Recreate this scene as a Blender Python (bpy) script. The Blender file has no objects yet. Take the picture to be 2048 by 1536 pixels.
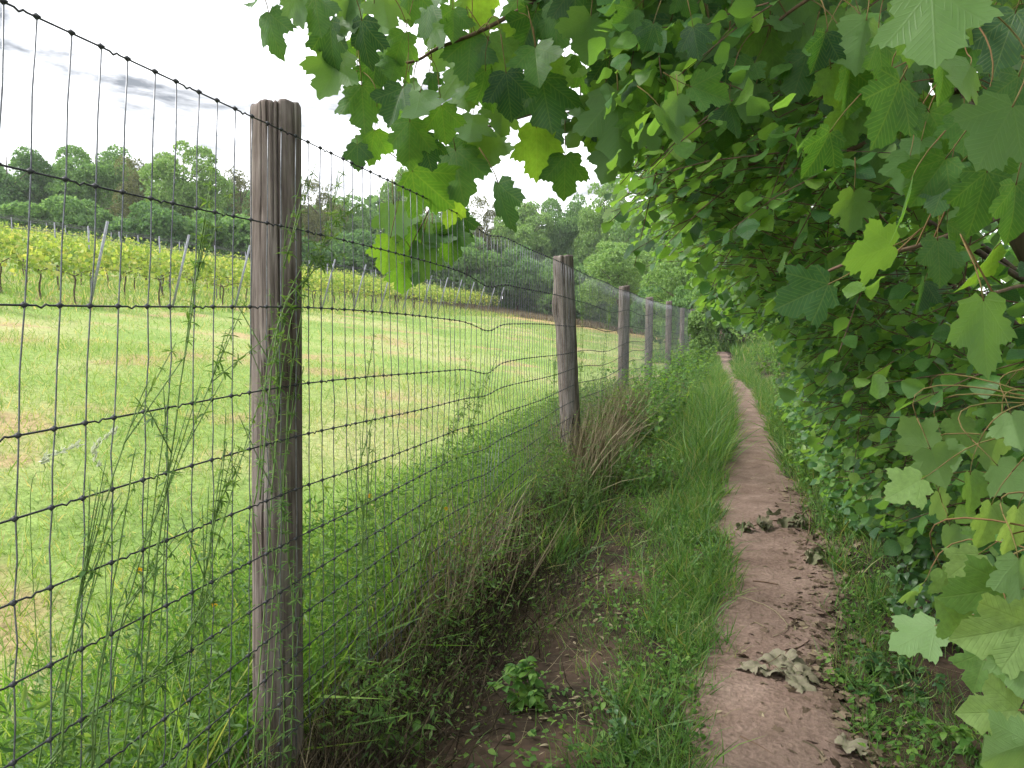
import bpy, math, random
import numpy as np
from mathutils import Matrix, Vector

rng = np.random.default_rng(7)
random.seed(7)
scene = bpy.context.scene
COL = scene.collection
R = math.radians

# ------------------------------------------------------------------ camera
F = 1490.0
PITCH, YAW, EYE = R(4.9), R(14.9), 1.5
cam_d = bpy.data.cameras.new("camera")
cam = bpy.data.objects.new("camera", cam_d)
COL.objects.link(cam)
cam.location = (0, 0, EYE)
cam.rotation_euler = (R(90) - PITCH, 0, YAW)
cam_d.sensor_width = 36
cam_d.lens = 36 * F / 2048
cam_d.clip_start = 0.05
cam_d.clip_end = 1500
scene.camera = cam

# ------------------------------------------------------------------ sky, sun, exposure
world = bpy.data.worlds.new("World")
scene.world = world
world.use_nodes = True
wt = world.node_tree
wt.nodes.clear()
SUN_DIR = Vector((-0.72, -0.22, 0.75)).normalized()
sky = wt.nodes.new("ShaderNodeTexSky")
sky.sky_type = 'NISHITA'
sky.sun_disc = False
sky.sun_elevation = math.asin(SUN_DIR.z)
sky.sun_rotation = math.atan2(SUN_DIR.x, SUN_DIR.y)
tc = wt.nodes.new("ShaderNodeTexCoord")
mp = wt.nodes.new("ShaderNodeMapping")
mp.inputs['Scale'].default_value = (1.1, 1.1, 4.2)
ns = wt.nodes.new("ShaderNodeTexNoise")
ns.inputs['Scale'].default_value = 2.2
ns.inputs['Detail'].default_value = 6
ns.inputs['Roughness'].default_value = 0.6
ns.inputs['Distortion'].default_value = 0.4
cr = wt.nodes.new("ShaderNodeValToRGB")
cr.color_ramp.elements[0].position = 0.34
cr.color_ramp.elements[0].color = (2.95, 2.97, 3.1, 1)
cr.color_ramp.elements[1].position = 0.64
_e = cr.color_ramp.elements.new(0.49)
_e.color = (2.9, 2.92, 3.05, 1)
cr.color_ramp.elements[1].color = (8.8, 8.8, 8.9, 1)
mx = wt.nodes.new("ShaderNodeMixRGB")
mx.inputs['Fac'].default_value = 0.9
bg = wt.nodes.new("ShaderNodeBackground")
bg.inputs['Strength'].default_value = 0.10
wo = wt.nodes.new("ShaderNodeOutputWorld")
L = wt.links.new
L(tc.outputs['Generated'], mp.inputs['Vector'])
L(mp.outputs[0], ns.inputs['Vector'])
L(ns.outputs['Fac'], cr.inputs['Fac'])
L(sky.outputs[0], mx.inputs['Color1'])
L(cr.outputs[0], mx.inputs['Color2'])
L(mx.outputs[0], bg.inputs['Color'])
L(bg.outputs[0], wo.inputs['Surface'])

sun_d = bpy.data.lights.new("sun", 'SUN')
sun_d.energy = 1.5
sun_d.angle = R(14)
sun_d.color = (1.0, 0.96, 0.9)
sun = bpy.data.objects.new("sun", sun_d)
COL.objects.link(sun)
sun.location = (-10, 8, 30)
sun.rotation_euler = SUN_DIR.to_track_quat('Z', 'Y').to_euler()

scene.view_settings.view_transform = 'Standard'
scene.view_settings.look = 'None'
scene.view_settings.gamma = 1
scene.view_settings.use_curve_mapping = False
scene.view_settings.exposure = 1.7
scene.render.engine = 'CYCLES'
cy = scene.cycles
cy.max_bounces = 7
cy.diffuse_bounces = 4
cy.glossy_bounces = 2
cy.transmission_bounces = 5
cy.transparent_max_bounces = 6
cy.caustics_reflective = False
cy.caustics_refractive = False
cy.use_denoising = True
cy.use_adaptive_sampling = True
cy.adaptive_threshold = 0.02

# ------------------------------------------------------------------ projection helpers
cp, sp_ = math.cos(PITCH), math.sin(PITCH)
FWD = np.array([-math.sin(YAW) * cp, math.cos(YAW) * cp, -sp_])
RGT = np.array([math.cos(YAW), math.sin(YAW), 0.0])
UPV = np.cross(RGT, FWD)
CAM = np.array([0, 0, EYE])


def at(px, py, z):
    """the point seen at photo pixel (px, py) at depth z metres"""
    return CAM + z * (FWD + (px - 1024) / F * RGT - (py - 768) / F * UPV)


def proj(P):
    d = np.asarray(P) - CAM
    z = d @ FWD
    zz = np.where(np.abs(z) < 1e-6, 1e-6, z)
    return 1024 + F * (d @ RGT) / zz, 768 - F * (d @ UPV) / zz, z


def in_poly(px, py, poly):
    inside = np.zeros(np.shape(px), bool)
    n = len(poly)
    for i in range(n):
        x0, y0 = poly[i]
        x1, y1 = poly[(i + 1) % n]
        c = ((y0 > py) != (y1 > py)) & (px < (x1 - x0) * (py - y0) / (y1 - y0 + 1e-9) + x0)
        inside ^= c
    return inside


# ------------------------------------------------------------------ terrain
_ph = rng.uniform(0, 6.28, (12, 2))


def n2(x, y, f=1.0):
    s = 0
    for k in range(5):
        a = f * 1.9 ** k
        t = 1.3 * k
        u = x * math.cos(t) + y * math.sin(t)
        v = -x * math.sin(t) + y * math.cos(t)
        s = s + np.sin(u * a + _ph[k, 0]) * np.sin(v * a * 0.9 + _ph[k, 1]) / 1.7 ** k
    return s * 0.6


def gh(x, y):
    x = np.asarray(x, float)
    y = np.asarray(y, float)
    d = np.maximum(-1.6 - x, 0)
    h = np.where(d < 44, 0.145 * d, 0.145 * 44 + 0.08 * (d - 44)) - 0.1 * (1 - np.exp(-d * 1.2))
    d2 = np.maximum(x - 0.75, 0)
    h = h + np.minimum(0.14 * d2, 0.5)
    h = h + 0.018 * n2(x, y, 2.1) + 0.05 * n2(x, y, 0.3) * np.clip(d / 4, 0, 1)
    return h


# ------------------------------------------------------------------ mesh helpers
class T:
    """a small template mesh"""
    def __init__(s, V, faces, uv=None, mi=None):
        s.V = np.asarray(V, float)
        s.tot = np.array([len(f) for f in faces])
        s.loops = np.array([i for f in faces for i in f])
        s.uv = np.asarray(uv, float)[s.loops] if uv is not None else np.zeros((len(s.loops), 2))
        s.mi = np.asarray(mi if mi is not None else [0] * len(faces))


class B:
    """collects geometry for one mesh"""
    def __init__(s):
        s.v, s.l, s.t, s.u, s.m, s.n = [], [], [], [], [], 0

    def add(s, V, loops, tot, uv=None, mi=None):
        V = np.asarray(V, float).reshape(-1, 3)
        s.v.append(V)
        s.l.append(np.asarray(loops) + s.n)
        s.t.append(np.asarray(tot))
        s.u.append(uv if uv is not None else np.zeros((len(loops), 2)))
        s.m.append(np.asarray(mi) if mi is not None else np.zeros(len(tot), int))
        s.n += len(V)
        return s

    def inst(s, t, M, P):
        """template t under N matrices M (N,3,3) and positions P (N,3)"""
        N = len(P)
        if N == 0:
            return s
        V = np.einsum('nij,vj->nvi', M, t.V) + P[:, None, :]
        off = (np.arange(N) * len(t.V))[:, None]
        return s.add(V.reshape(-1, 3), (t.loops[None] + off).ravel(), np.tile(t.tot, N),
                     np.tile(t.uv, (N, 1)), np.tile(t.mi, N))

    def tube(s, pts, rad, k=6, cap=True, mi=0):
        pts = np.asarray(pts, float)
        n = len(pts)
        rad = np.broadcast_to(np.asarray(rad, float), (n,))
        tg = np.gradient(pts, axis=0)
        tg /= np.linalg.norm(tg, axis=1)[:, None] + 1e-9
        ref = np.array([0.31, 0.52, 0.79])
        a = np.cross(tg, ref)
        a /= np.linalg.norm(a, axis=1)[:, None] + 1e-9
        b = np.cross(tg, a)
        th = np.arange(k) * 2 * math.pi / k
        V = pts[:, None] + rad[:, None, None] * (np.cos(th)[None, :, None] * a[:, None] + np.sin(th)[None, :, None] * b[:, None])
        i, j = np.meshgrid(np.arange(n - 1), np.arange(k), indexing='ij')
        q = np.stack([i * k + j, i * k + (j + 1) % k, (i + 1) * k + (j + 1) % k, (i + 1) * k + j], -1).reshape(-1, 4)
        lo, to = list(q.ravel()), [4] * len(q)
        if cap:
            lo += list(range(k))[::-1] + list(range((n - 1) * k, n * k))
            to += [k, k]
        return s.add(V.reshape(-1, 3), lo, to, None, [mi] * len(to))

    def mesh(s, name, mats, shift=(0, 0, 0), smooth=True):
        me = bpy.data.meshes.new(name)
        V = np.concatenate(s.v) - np.asarray(shift, float)
        lo, to = np.concatenate(s.l), np.concatenate(s.t)
        me.vertices.add(len(V))
        me.vertices.foreach_set('co', V.ravel())
        me.loops.add(len(lo))
        me.loops.foreach_set('vertex_index', lo.astype(np.int32))
        me.polygons.add(len(to))
        st = np.concatenate([[0], np.cumsum(to)[:-1]])
        me.polygons.foreach_set('loop_start', st.astype(np.int32))
        me.polygons.foreach_set('loop_total', to.astype(np.int32))
        me.polygons.foreach_set('material_index', np.concatenate(s.m).astype(np.int32))
        me.polygons.foreach_set('use_smooth', np.full(len(to), smooth))
        uvl = me.uv_layers.new(name='UVMap')
        uvl.data.foreach_set('uv', np.concatenate(s.u).ravel())
        for m in (mats if isinstance(mats, (list, tuple)) else [mats]):
            me.materials.append(m)
        me.update(calc_edges=True)
        return me


def link(name, me, parent=None, loc=None):
    o = bpy.data.objects.new(name, me)
    COL.objects.link(o)
    if parent is not None:
        o.parent = parent
    if loc is not None:
        o.location = loc
    return o


def tag(o, label=None, cat=None, group=None, kind=None):
    for k, v in (('label', label), ('category', cat), ('group', group), ('kind', kind)):
        if v:
            o[k] = v
    return o


def thing(name, label, cat, loc=(0, 0, 0), group=None):
    o = bpy.data.objects.new(name, None)
    COL.objects.link(o)
    o.location = tuple(float(v) for v in loc)
    o.empty_display_size = 0.1
    return tag(o, label, cat, group)


def part(name, b, mats, root, kind=None, smooth=True):
    o = link(name, b.mesh(name, mats, tuple(root.location), smooth), root)
    if kind:
        o['kind'] = kind
    return o


def put(name, me, root, M, P, world_root=None):
    """link a shared mesh under root with 3x3 matrix M at world point P"""
    o = link(name, me, root)
    m = Matrix([list(M[0]) + [0], list(M[1]) + [0], list(M[2]) + [0], [0, 0, 0, 1]])
    base = root.location if root is not None else Vector((0, 0, 0))
    m.translation = Vector([float(v) for v in P]) - base
    o.matrix_basis = m
    return o


def unit(v):
    v = np.asarray(v, float)
    return v / (np.linalg.norm(v, axis=-1, keepdims=True) + 1e-12)


def frames(t, n, s):
    """matrices with y = t, z about n, scaled by s"""
    t = unit(t)
    x = unit(np.cross(t, n))
    z = np.cross(x, t)
    return np.stack([x, t, z], -1) * np.asarray(s, float).reshape(-1, 1, 1)


def rv(n):
    return unit(rng.normal(size=(n, 3)))


# ------------------------------------------------------------------ materials
def newmat(name):
    m = bpy.data.materials.new(name)
    m.use_nodes = True
    m.node_tree.nodes.clear()
    return m, m.node_tree.nodes, m.node_tree.links.new


def ramp(N, stops):
    r = N.new("ShaderNodeValToRGB")
    e = r.color_ramp.elements
    while len(e) < len(stops):
        e.new(0.5)
    for i, (p, c) in enumerate(stops):
        e[i].position = p
        e[i].color = tuple(c) + (1,)
    return r


def math_(N, Lk, op, a, b=None):
    n = N.new("ShaderNodeMath")
    n.operation = op
    for i, v in enumerate((a, b)):
        if v is None:
            continue
        if isinstance(v, (int, float)):
            n.inputs[i].default_value = v
        else:
            Lk(v, n.inputs[i])
    return n.outputs[0]


def leaf_mat(name, stops, trans=0.45, tgain=(2.2, 2.0, 0.9), rough=0.45, spec=0.4, veins=None, back=None):
    """leaf: diffuse + translucent + sheen; random tint per leaf"""
    m, N, Lk = newmat(name)
    geo = N.new("ShaderNodeNewGeometry")
    oi = N.new("ShaderNodeObjectInfo")
    s = math_(N, Lk, 'ADD', geo.outputs['Random Per Island'], oi.outputs['Random'])
    s = math_(N, Lk, 'FRACT', s)
    cr = ramp(N, stops)
    Lk(s, cr.inputs['Fac'])
    col = cr.outputs[0]
    # fine mottling in the leaf
    tx = N.new("ShaderNodeTexCoord")
    nz = N.new("ShaderNodeTexNoise")
    nz.inputs['Scale'].default_value = 9
    nz.inputs['Detail'].default_value = 3
    Lk(tx.outputs['UV'], nz.inputs['Vector'])
    hv = N.new("ShaderNodeHueSaturation")
    Lk(math_(N, Lk, 'ADD', math_(N, Lk, 'MULTIPLY', nz.outputs['Fac'], 0.6), 0.7), hv.inputs['Value'])
    Lk(col, hv.inputs['Color'])
    col = hv.outputs[0]
    bump_h = None
    if veins:
        sx = N.new("ShaderNodeSeparateXYZ")
        Lk(tx.outputs['UV'], sx.inputs[0])
        u = math_(N, Lk, 'SUBTRACT', sx.outputs[0], 0.5)
        v = sx.outputs[1]
        if veins == 'palm':
            a = math_(N, Lk, 'ARCTAN2', u, v)
            a = math_(N, Lk, 'PINGPONG', math_(N, Lk, 'ADD', a, 0.0), 0.36)
            # distance from the nearest multiple of 0.72 rad, times the radius
            r2 = math_(N, Lk, 'SQRT', math_(N, Lk, 'ADD', math_(N, Lk, 'MULTIPLY', u, u), math_(N, Lk, 'MULTIPLY', v, v)))
            d = math_(N, Lk, 'MULTIPLY', math_(N, Lk, 'ABSOLUTE', a), r2)
            side = math_(N, Lk, 'PINGPONG', math_(N, Lk, 'SUBTRACT', r2, math_(N, Lk, 'MULTIPLY', d, 1.2)), 0.045)
            d = math_(N, Lk, 'MINIMUM', d, math_(N, Lk, 'ADD', side, 0.004))
        else:
            au = math_(N, Lk, 'ABSOLUTE', u)
            side = math_(N, Lk, 'PINGPONG', math_(N, Lk, 'SUBTRACT', v, math_(N, Lk, 'MULTIPLY', au, 0.9)), 0.06)
            d = math_(N, Lk, 'MINIMUM', au, math_(N, Lk, 'ADD', side, 0.003))
        mr = N.new("ShaderNodeMapRange")
        mr.inputs['From Min'].default_value = 0.004
        mr.inputs['From Max'].default_value = 0.018
        mr.inputs['To Min'].default_value = 1
        mr.inputs['To Max'].default_value = 0
        Lk(d, mr.inputs['Value'])
        vm = N.new("ShaderNodeMixRGB")
        vm.blend_type = 'MIX'
        Lk(math_(N, Lk, 'MULTIPLY', mr.outputs[0], 0.3), vm.inputs['Fac'])
        Lk(col, vm.inputs['Color1'])
        vm.inputs['Color2'].default_value = (0.16, 0.24, 0.07, 1)
        col = vm.outputs[0]
        bump_h = mr.outputs[0]
    if back:
        bm = N.new("ShaderNodeMixRGB")
        Lk(math_(N, Lk, 'MULTIPLY', geo.outputs['Backfacing'], 0.7), bm.inputs['Fac'])
        Lk(col, bm.inputs['Color1'])
        bm.inputs['Color2'].default_value = tuple(back) + (1,)
        col = bm.outputs[0]
    pb = N.new("ShaderNodeBsdfPrincipled")
    pb.inputs['Roughness'].default_value = rough
    pb.inputs['Specular IOR Level'].default_value = spec
    Lk(col, pb.inputs['Base Color'])
    if bump_h is not None:
        bp = N.new("ShaderNodeBump")
        bp.inputs['Strength'].default_value = 0.25
        bp.inputs['Distance'].default_value = 0.003
        bp.invert = True
        Lk(bump_h, bp.inputs['Height'])
        Lk(bp.outputs[0], pb.inputs['Normal'])
    tr = N.new("ShaderNodeBsdfTranslucent")
    tm = N.new("ShaderNodeMixRGB")
    tm.blend_type = 'MULTIPLY'
    tm.inputs['Fac'].default_value = 1
    Lk(col, tm.inputs['Color1'])
    tm.inputs['Color2'].default_value = tuple(tgain) + (1,)
    Lk(tm.outputs[0], tr.inputs['Color'])
    mix = N.new("ShaderNodeMixShader")
    mix.inputs['Fac'].default_value = trans
    Lk(pb.outputs[0], mix.inputs[1])
    Lk(tr.outputs[0], mix.inputs[2])
    out = N.new("ShaderNodeOutputMaterial")
    Lk(mix.outputs[0], out.inputs['Surface'])
    return m


def noise_mat(name, stops, scale=5, detail=6, rough=0.85, bump=0.3, bdist=0.01, stretch=(1, 1, 1), coord='Object', rough_noise=0.6, fine=None):
    m, N, Lk = newmat(name)
    tx = N.new("ShaderNodeTexCoord")
    mpn = N.new("ShaderNodeMapping")
    mpn.inputs['Scale'].default_value = stretch
    Lk(tx.outputs[coord], mpn.inputs['Vector'])
    nz = N.new("ShaderNodeTexNoise")
    nz.inputs['Scale'].default_value = scale
    nz.inputs['Detail'].default_value = detail
    nz.inputs['Roughness'].default_value = rough_noise
    Lk(mpn.outputs[0], nz.inputs['Vector'])
    cr = ramp(N, stops)
    Lk(nz.outputs['Fac'], cr.inputs['Fac'])
    pb = N.new("ShaderNodeBsdfPrincipled")
    pb.inputs['Roughness'].default_value = rough
    pb.inputs['Specular IOR Level'].default_value = 0.2
    col = cr.outputs[0]
    h = nz.outputs['Fac']
    if fine:
        n3 = N.new("ShaderNodeTexNoise")
        n3.inputs['Scale'].default_value = fine
        n3.inputs['Detail'].default_value = 4
        Lk(mpn.outputs[0], n3.inputs['Vector'])
        hv = N.new("ShaderNodeHueSaturation")
        Lk(math_(N, Lk, 'ADD', math_(N, Lk, 'MULTIPLY', n3.outputs['Fac'], 1.1), 0.45), hv.inputs['Value'])
        Lk(col, hv.inputs['Color'])
        col = hv.outputs[0]
        h = math_(N, Lk, 'ADD', h, math_(N, Lk, 'MULTIPLY', n3.outputs['Fac'], 0.22))
    Lk(col, pb.inputs['Base Color'])
    if bump:
        bp = N.new("ShaderNodeBump")
        bp.inputs['Strength'].default_value = bump
        bp.inputs['Distance'].default_value = bdist
        Lk(h, bp.inputs['Height'])
        Lk(bp.outputs[0], pb.inputs['Normal'])
    out = N.new("ShaderNodeOutputMaterial")
    Lk(pb.outputs[0], out.inputs['Surface'])
    return m


M = {}
M['syc'] = leaf_mat('sycamore_leaf', [(0, (0.020, 0.068, 0.028)), (0.3, (0.040, 0.112, 0.034)), (0.75, (0.068, 0.165, 0.038)), (1, (0.12, 0.225, 0.05))],
                    trans=0.50, tgain=(2.3, 2.05, 0.55), veins='palm', back=(0.11, 0.21, 0.08), rough=0.46, spec=0.34)
M['hazel'] = leaf_mat('hazel_leaf', [(0, (0.038, 0.115, 0.04)), (0.4, (0.072, 0.18, 0.055)), (0.75, (0.12, 0.25, 0.062)), (1, (0.20, 0.33, 0.075))],
                      trans=0.47, tgain=(2.2, 2.1, 0.6), veins='pin', back=(0.12, 0.23, 0.10), rough=0.42, spec=0.42)
M['bramble'] = leaf_mat('bramble_leaf', [(0, (0.03, 0.085, 0.03)), (0.6, (0.055, 0.13, 0.04)), (1, (0.09, 0.18, 0.05))], trans=0.3, rough=0.42, spec=0.4)
M['weed'] = leaf_mat('weed_leaf', [(0, (0.05, 0.13, 0.03)), (0.5, (0.09, 0.20, 0.04)), (1, (0.16, 0.28, 0.06))], trans=0.42, rough=0.55, spec=0.25)
M['cleaver'] = leaf_mat('cleavers_leaf', [(0, (0.055, 0.13, 0.035)), (0.6, (0.095, 0.185, 0.05)), (1, (0.16, 0.25, 0.08))], trans=0.4, rough=0.55, spec=0.3)
M['grass'] = leaf_mat('verge_grass_blade', [(0, (0.042, 0.110, 0.030)), (0.5, (0.078, 0.180, 0.042)), (0.85, (0.14, 0.25, 0.06)), (1, (0.27, 0.25, 0.12))], trans=0.38, rough=0.5, spec=0.3)
M['meadow'] = leaf_mat('meadow_grass_blade', [(0, (0.11, 0.21, 0.055)), (0.4, (0.17, 0.28, 0.08)), (0.75, (0.26, 0.34, 0.12)), (0.9, (0.40, 0.38, 0.20)), (1, (0.5, 0.43, 0.27))], trans=0.35, rough=0.6, spec=0.2)
M['lush'] = leaf_mat('lush_grass_blade', [(0, (0.08, 0.19, 0.04)), (0.5, (0.13, 0.27, 0.05)), (0.9, (0.21, 0.34, 0.08)), (1, (0.35, 0.35, 0.14))], trans=0.4, rough=0.55, spec=0.25)
M['straw'] = leaf_mat('dry_straw', [(0, (0.09, 0.075, 0.045)), (0.5, (0.20, 0.165, 0.10)), (1, (0.36, 0.31, 0.20))], trans=0.2, tgain=(1.1, 1.0, 0.9), rough=0.7, spec=0.2)
M['thatch'] = leaf_mat('shade_toned_dead_thatch', [(0, (0.022, 0.018, 0.012)), (0.6, (0.05, 0.040, 0.026)), (1, (0.12, 0.095, 0.06))], trans=0.15, tgain=(1, 1, 1), rough=0.8, spec=0.1)  # dead brown stems, darkened in colour for the shade at the fence foot
M['scrap'] = leaf_mat('brown_leaf_scrap', [(0, (0.06, 0.042, 0.03)), (0.5, (0.12, 0.088, 0.062)), (1, (0.24, 0.19, 0.13))], trans=0.1, tgain=(1, 1, 1), rough=0.8, spec=0.1)
M['syc_pale'] = leaf_mat('young_sycamore_leaf', [(0, (0.09, 0.19, 0.05)), (0.5, (0.15, 0.26, 0.075)), (1, (0.22, 0.33, 0.12))], trans=0.4, tgain=(1.8, 1.7, 0.7), veins='palm', back=(0.17, 0.28, 0.12), rough=0.5, spec=0.3)
M['vine'] = leaf_mat('vine_leaf', [(0, (0.16, 0.26, 0.06)), (0.5, (0.27, 0.37, 0.09)), (0.85, (0.40, 0.45, 0.14)), (1, (0.48, 0.46, 0.18))], trans=0.42, tgain=(1.7, 1.6, 0.8), rough=0.55, spec=0.25)
M['wilt'] = leaf_mat('wilted_leaf', [(0, (0.13, 0.115, 0.08)), (0.5, (0.19, 0.17, 0.125)), (1, (0.27, 0.235, 0.175))], trans=0.1, tgain=(1, 1, 1), veins='palm', rough=0.75, spec=0.15)
M['wilt_dark'] = leaf_mat('withered_dark_leaf', [(0, (0.10, 0.105, 0.06)), (0.6, (0.15, 0.155, 0.09)), (1, (0.23, 0.21, 0.14))], trans=0.2, tgain=(1, 1, 1), rough=0.75, spec=0.15)
M['brownleaf'] = leaf_mat('brown_dead_leaf', [(0, (0.30, 0.20, 0.11)), (1, (0.42, 0.30, 0.18))], trans=0.3, tgain=(1.2, 1, 0.8), rough=0.7, spec=0.2)
for k_, st_ in {
    'oak': [(0, (0.09, 0.18, 0.065)), (0.6, (0.145, 0.265, 0.09)), (1, (0.21, 0.34, 0.12))],
    'dark': [(0, (0.07, 0.15, 0.06)), (0.6, (0.11, 0.215, 0.08)), (1, (0.16, 0.28, 0.10))],
    'light': [(0, (0.13, 0.235, 0.07)), (0.6, (0.195, 0.32, 0.10)), (1, (0.27, 0.39, 0.14))],
    'olive': [(0, (0.09, 0.11, 0.05)), (0.6, (0.14, 0.16, 0.07)), (1, (0.20, 0.20, 0.10))]}.items():
    M['t_' + k_] = leaf_mat('tree_foliage_' + k_, st_, trans=0.42, tgain=(1.6, 1.6, 0.9), rough=0.7, spec=0.25)
M['petiole'] = noise_mat('petiole', [(0.3, (0.16, 0.065, 0.04)), (0.7, (0.15, 0.15, 0.05))], scale=3, bump=0)
M['gstem'] = noise_mat('green_stem', [(0.3, (0.10, 0.18, 0.05)), (0.7, (0.16, 0.24, 0.08))], scale=6, bump=0, rough=0.6)
M['bark'] = noise_mat('bark', [(0.3, (0.045, 0.034, 0.026)), (0.5, (0.10, 0.075, 0.055)), (0.72, (0.19, 0.15, 0.11))], scale=22, bump=0.7, bdist=0.01, stretch=(1, 1, 0.3))
M['twig'] = noise_mat('twig_bark', [(0.3, (0.07, 0.045, 0.03)), (0.7, (0.17, 0.11, 0.075))], scale=30, bump=0.2, bdist=0.002)
M['redstem'] = noise_mat('red_stem', [(0.3, (0.16, 0.06, 0.035)), (0.7, (0.26, 0.12, 0.07))], scale=20, bump=0)
M['wire'] = noise_mat('dark_wire', [(0.3, (0.022, 0.023, 0.027)), (0.7, (0.055, 0.057, 0.064))], scale=60, bump=0, rough=0.45)
M['stay'] = noise_mat('galvanised_stay', [(0.3, (0.10, 0.105, 0.12)), (0.7, (0.24, 0.25, 0.28))], scale=50, bump=0, rough=0.42)
M['stay'].node_tree.nodes['Principled BSDF'].inputs['Metallic'].default_value = 0.55
M['vpost'] = noise_mat('vineyard_post', [(0.3, (0.16, 0.17, 0.195)), (0.7, (0.30, 0.31, 0.345))], scale=12, bump=0.2, rough=0.6)
M['flower'] = noise_mat('yellow_petal', [(0.3, (0.75, 0.42, 0.01)), (0.7, (0.85, 0.62, 0.03))], scale=20, bump=0, rough=0.6)
M['panicle'] = leaf_mat('pale_panicle', [(0, (0.5, 0.54, 0.42)), (1, (0.66, 0.68, 0.58))], trans=0.3, tgain=(1.2, 1.2, 1.0), rough=0.7, spec=0.1)
M['soilbit'] = noise_mat('soil_crumb', [(0.3, (0.14, 0.09, 0.065)), (0.7, (0.30, 0.21, 0.16))], scale=20, bump=0.2)


def wood_mat():
    m, N, Lk = newmat('weathered_post_wood')
    tx = N.new("ShaderNodeTexCoord")
    m1 = N.new("ShaderNodeMapping")
    m1.inputs['Scale'].default_value = (26, 26, 1.8)
    Lk(tx.outputs['Object'], m1.inputs['Vector'])
    a = N.new("ShaderNodeTexNoise")
    a.inputs['Scale'].default_value = 1.6
    a.inputs['Detail'].default_value = 8
    a.inputs['Roughness'].default_value = 0.65
    Lk(m1.outputs[0], a.inputs['Vector'])
    c = ramp(N, [(0.26, (0.038, 0.031, 0.028)), (0.42, (0.135, 0.110, 0.102)), (0.58, (0.235, 0.20, 0.19)), (0.76, (0.40, 0.355, 0.34))])
    Lk(a.outputs['Fac'], c.inputs['Fac'])
    b = N.new("ShaderNodeTexNoise")
    b.inputs['Scale'].default_value = 5
    b.inputs['Detail'].default_value = 5
    Lk(tx.outputs['Object'], b.inputs['Vector'])
    c2 = ramp(N, [(0.35, (0.55, 0.5, 0.46)), (0.65, (1, 1, 1))])
    Lk(b.outputs['Fac'], c2.inputs['Fac'])
    mm = N.new("ShaderNodeMixRGB")
    mm.blend_type = 'MULTIPLY'
    mm.inputs['Fac'].default_value = 0.8
    Lk(c.outputs[0], mm.inputs['Color1'])
    Lk(c2.outputs[0], mm.inputs['Color2'])
    mc = N.new("ShaderNodeMapping")
    mc.inputs['Scale'].default_value = (55, 55, 1.5)
    Lk(tx.outputs['Object'], mc.inputs['Vector'])
    kx_ = N.new("ShaderNodeTexNoise")
    kx_.inputs['Scale'].default_value = 1.2
    kx_.inputs['Detail'].default_value = 3
    kx_.inputs['Distortion'].default_value = 0.6
    Lk(mc.outputs[0], kx_.inputs['Vector'])
    ck = ramp(N, [(0.33, (0.16, 0.13, 0.12)), (0.40, (1, 1, 1))])
    Lk(kx_.outputs['Fac'], ck.inputs['Fac'])
    m4 = N.new("ShaderNodeMixRGB")
    m4.blend_type = 'MULTIPLY'
    m4.inputs['Fac'].default_value = 0.85
    Lk(mm.outputs[0], m4.inputs['Color1'])
    Lk(ck.outputs[0], m4.inputs['Color2'])
    mm = m4
    pb = N.new("ShaderNodeBsdfPrincipled")
    pb.inputs['Roughness'].default_value = 0.85
    pb.inputs['Specular IOR Level'].default_value = 0.15
    Lk(mm.outputs[0], pb.inputs['Base Color'])
    bp = N.new("ShaderNodeBump")
    bp.inputs['Strength'].default_value = 0.55
    bp.inputs['Distance'].default_value = 0.004
    Lk(math_(N, Lk, 'ADD', a.outputs['Fac'], ck.outputs[0]), bp.inputs['Height'])
    Lk(bp.outputs[0], pb.inputs['Normal'])
    o = N.new("ShaderNodeOutputMaterial")
    Lk(pb.outputs[0], o.inputs['Surface'])
    return m


M['wood'] = wood_mat()


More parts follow.
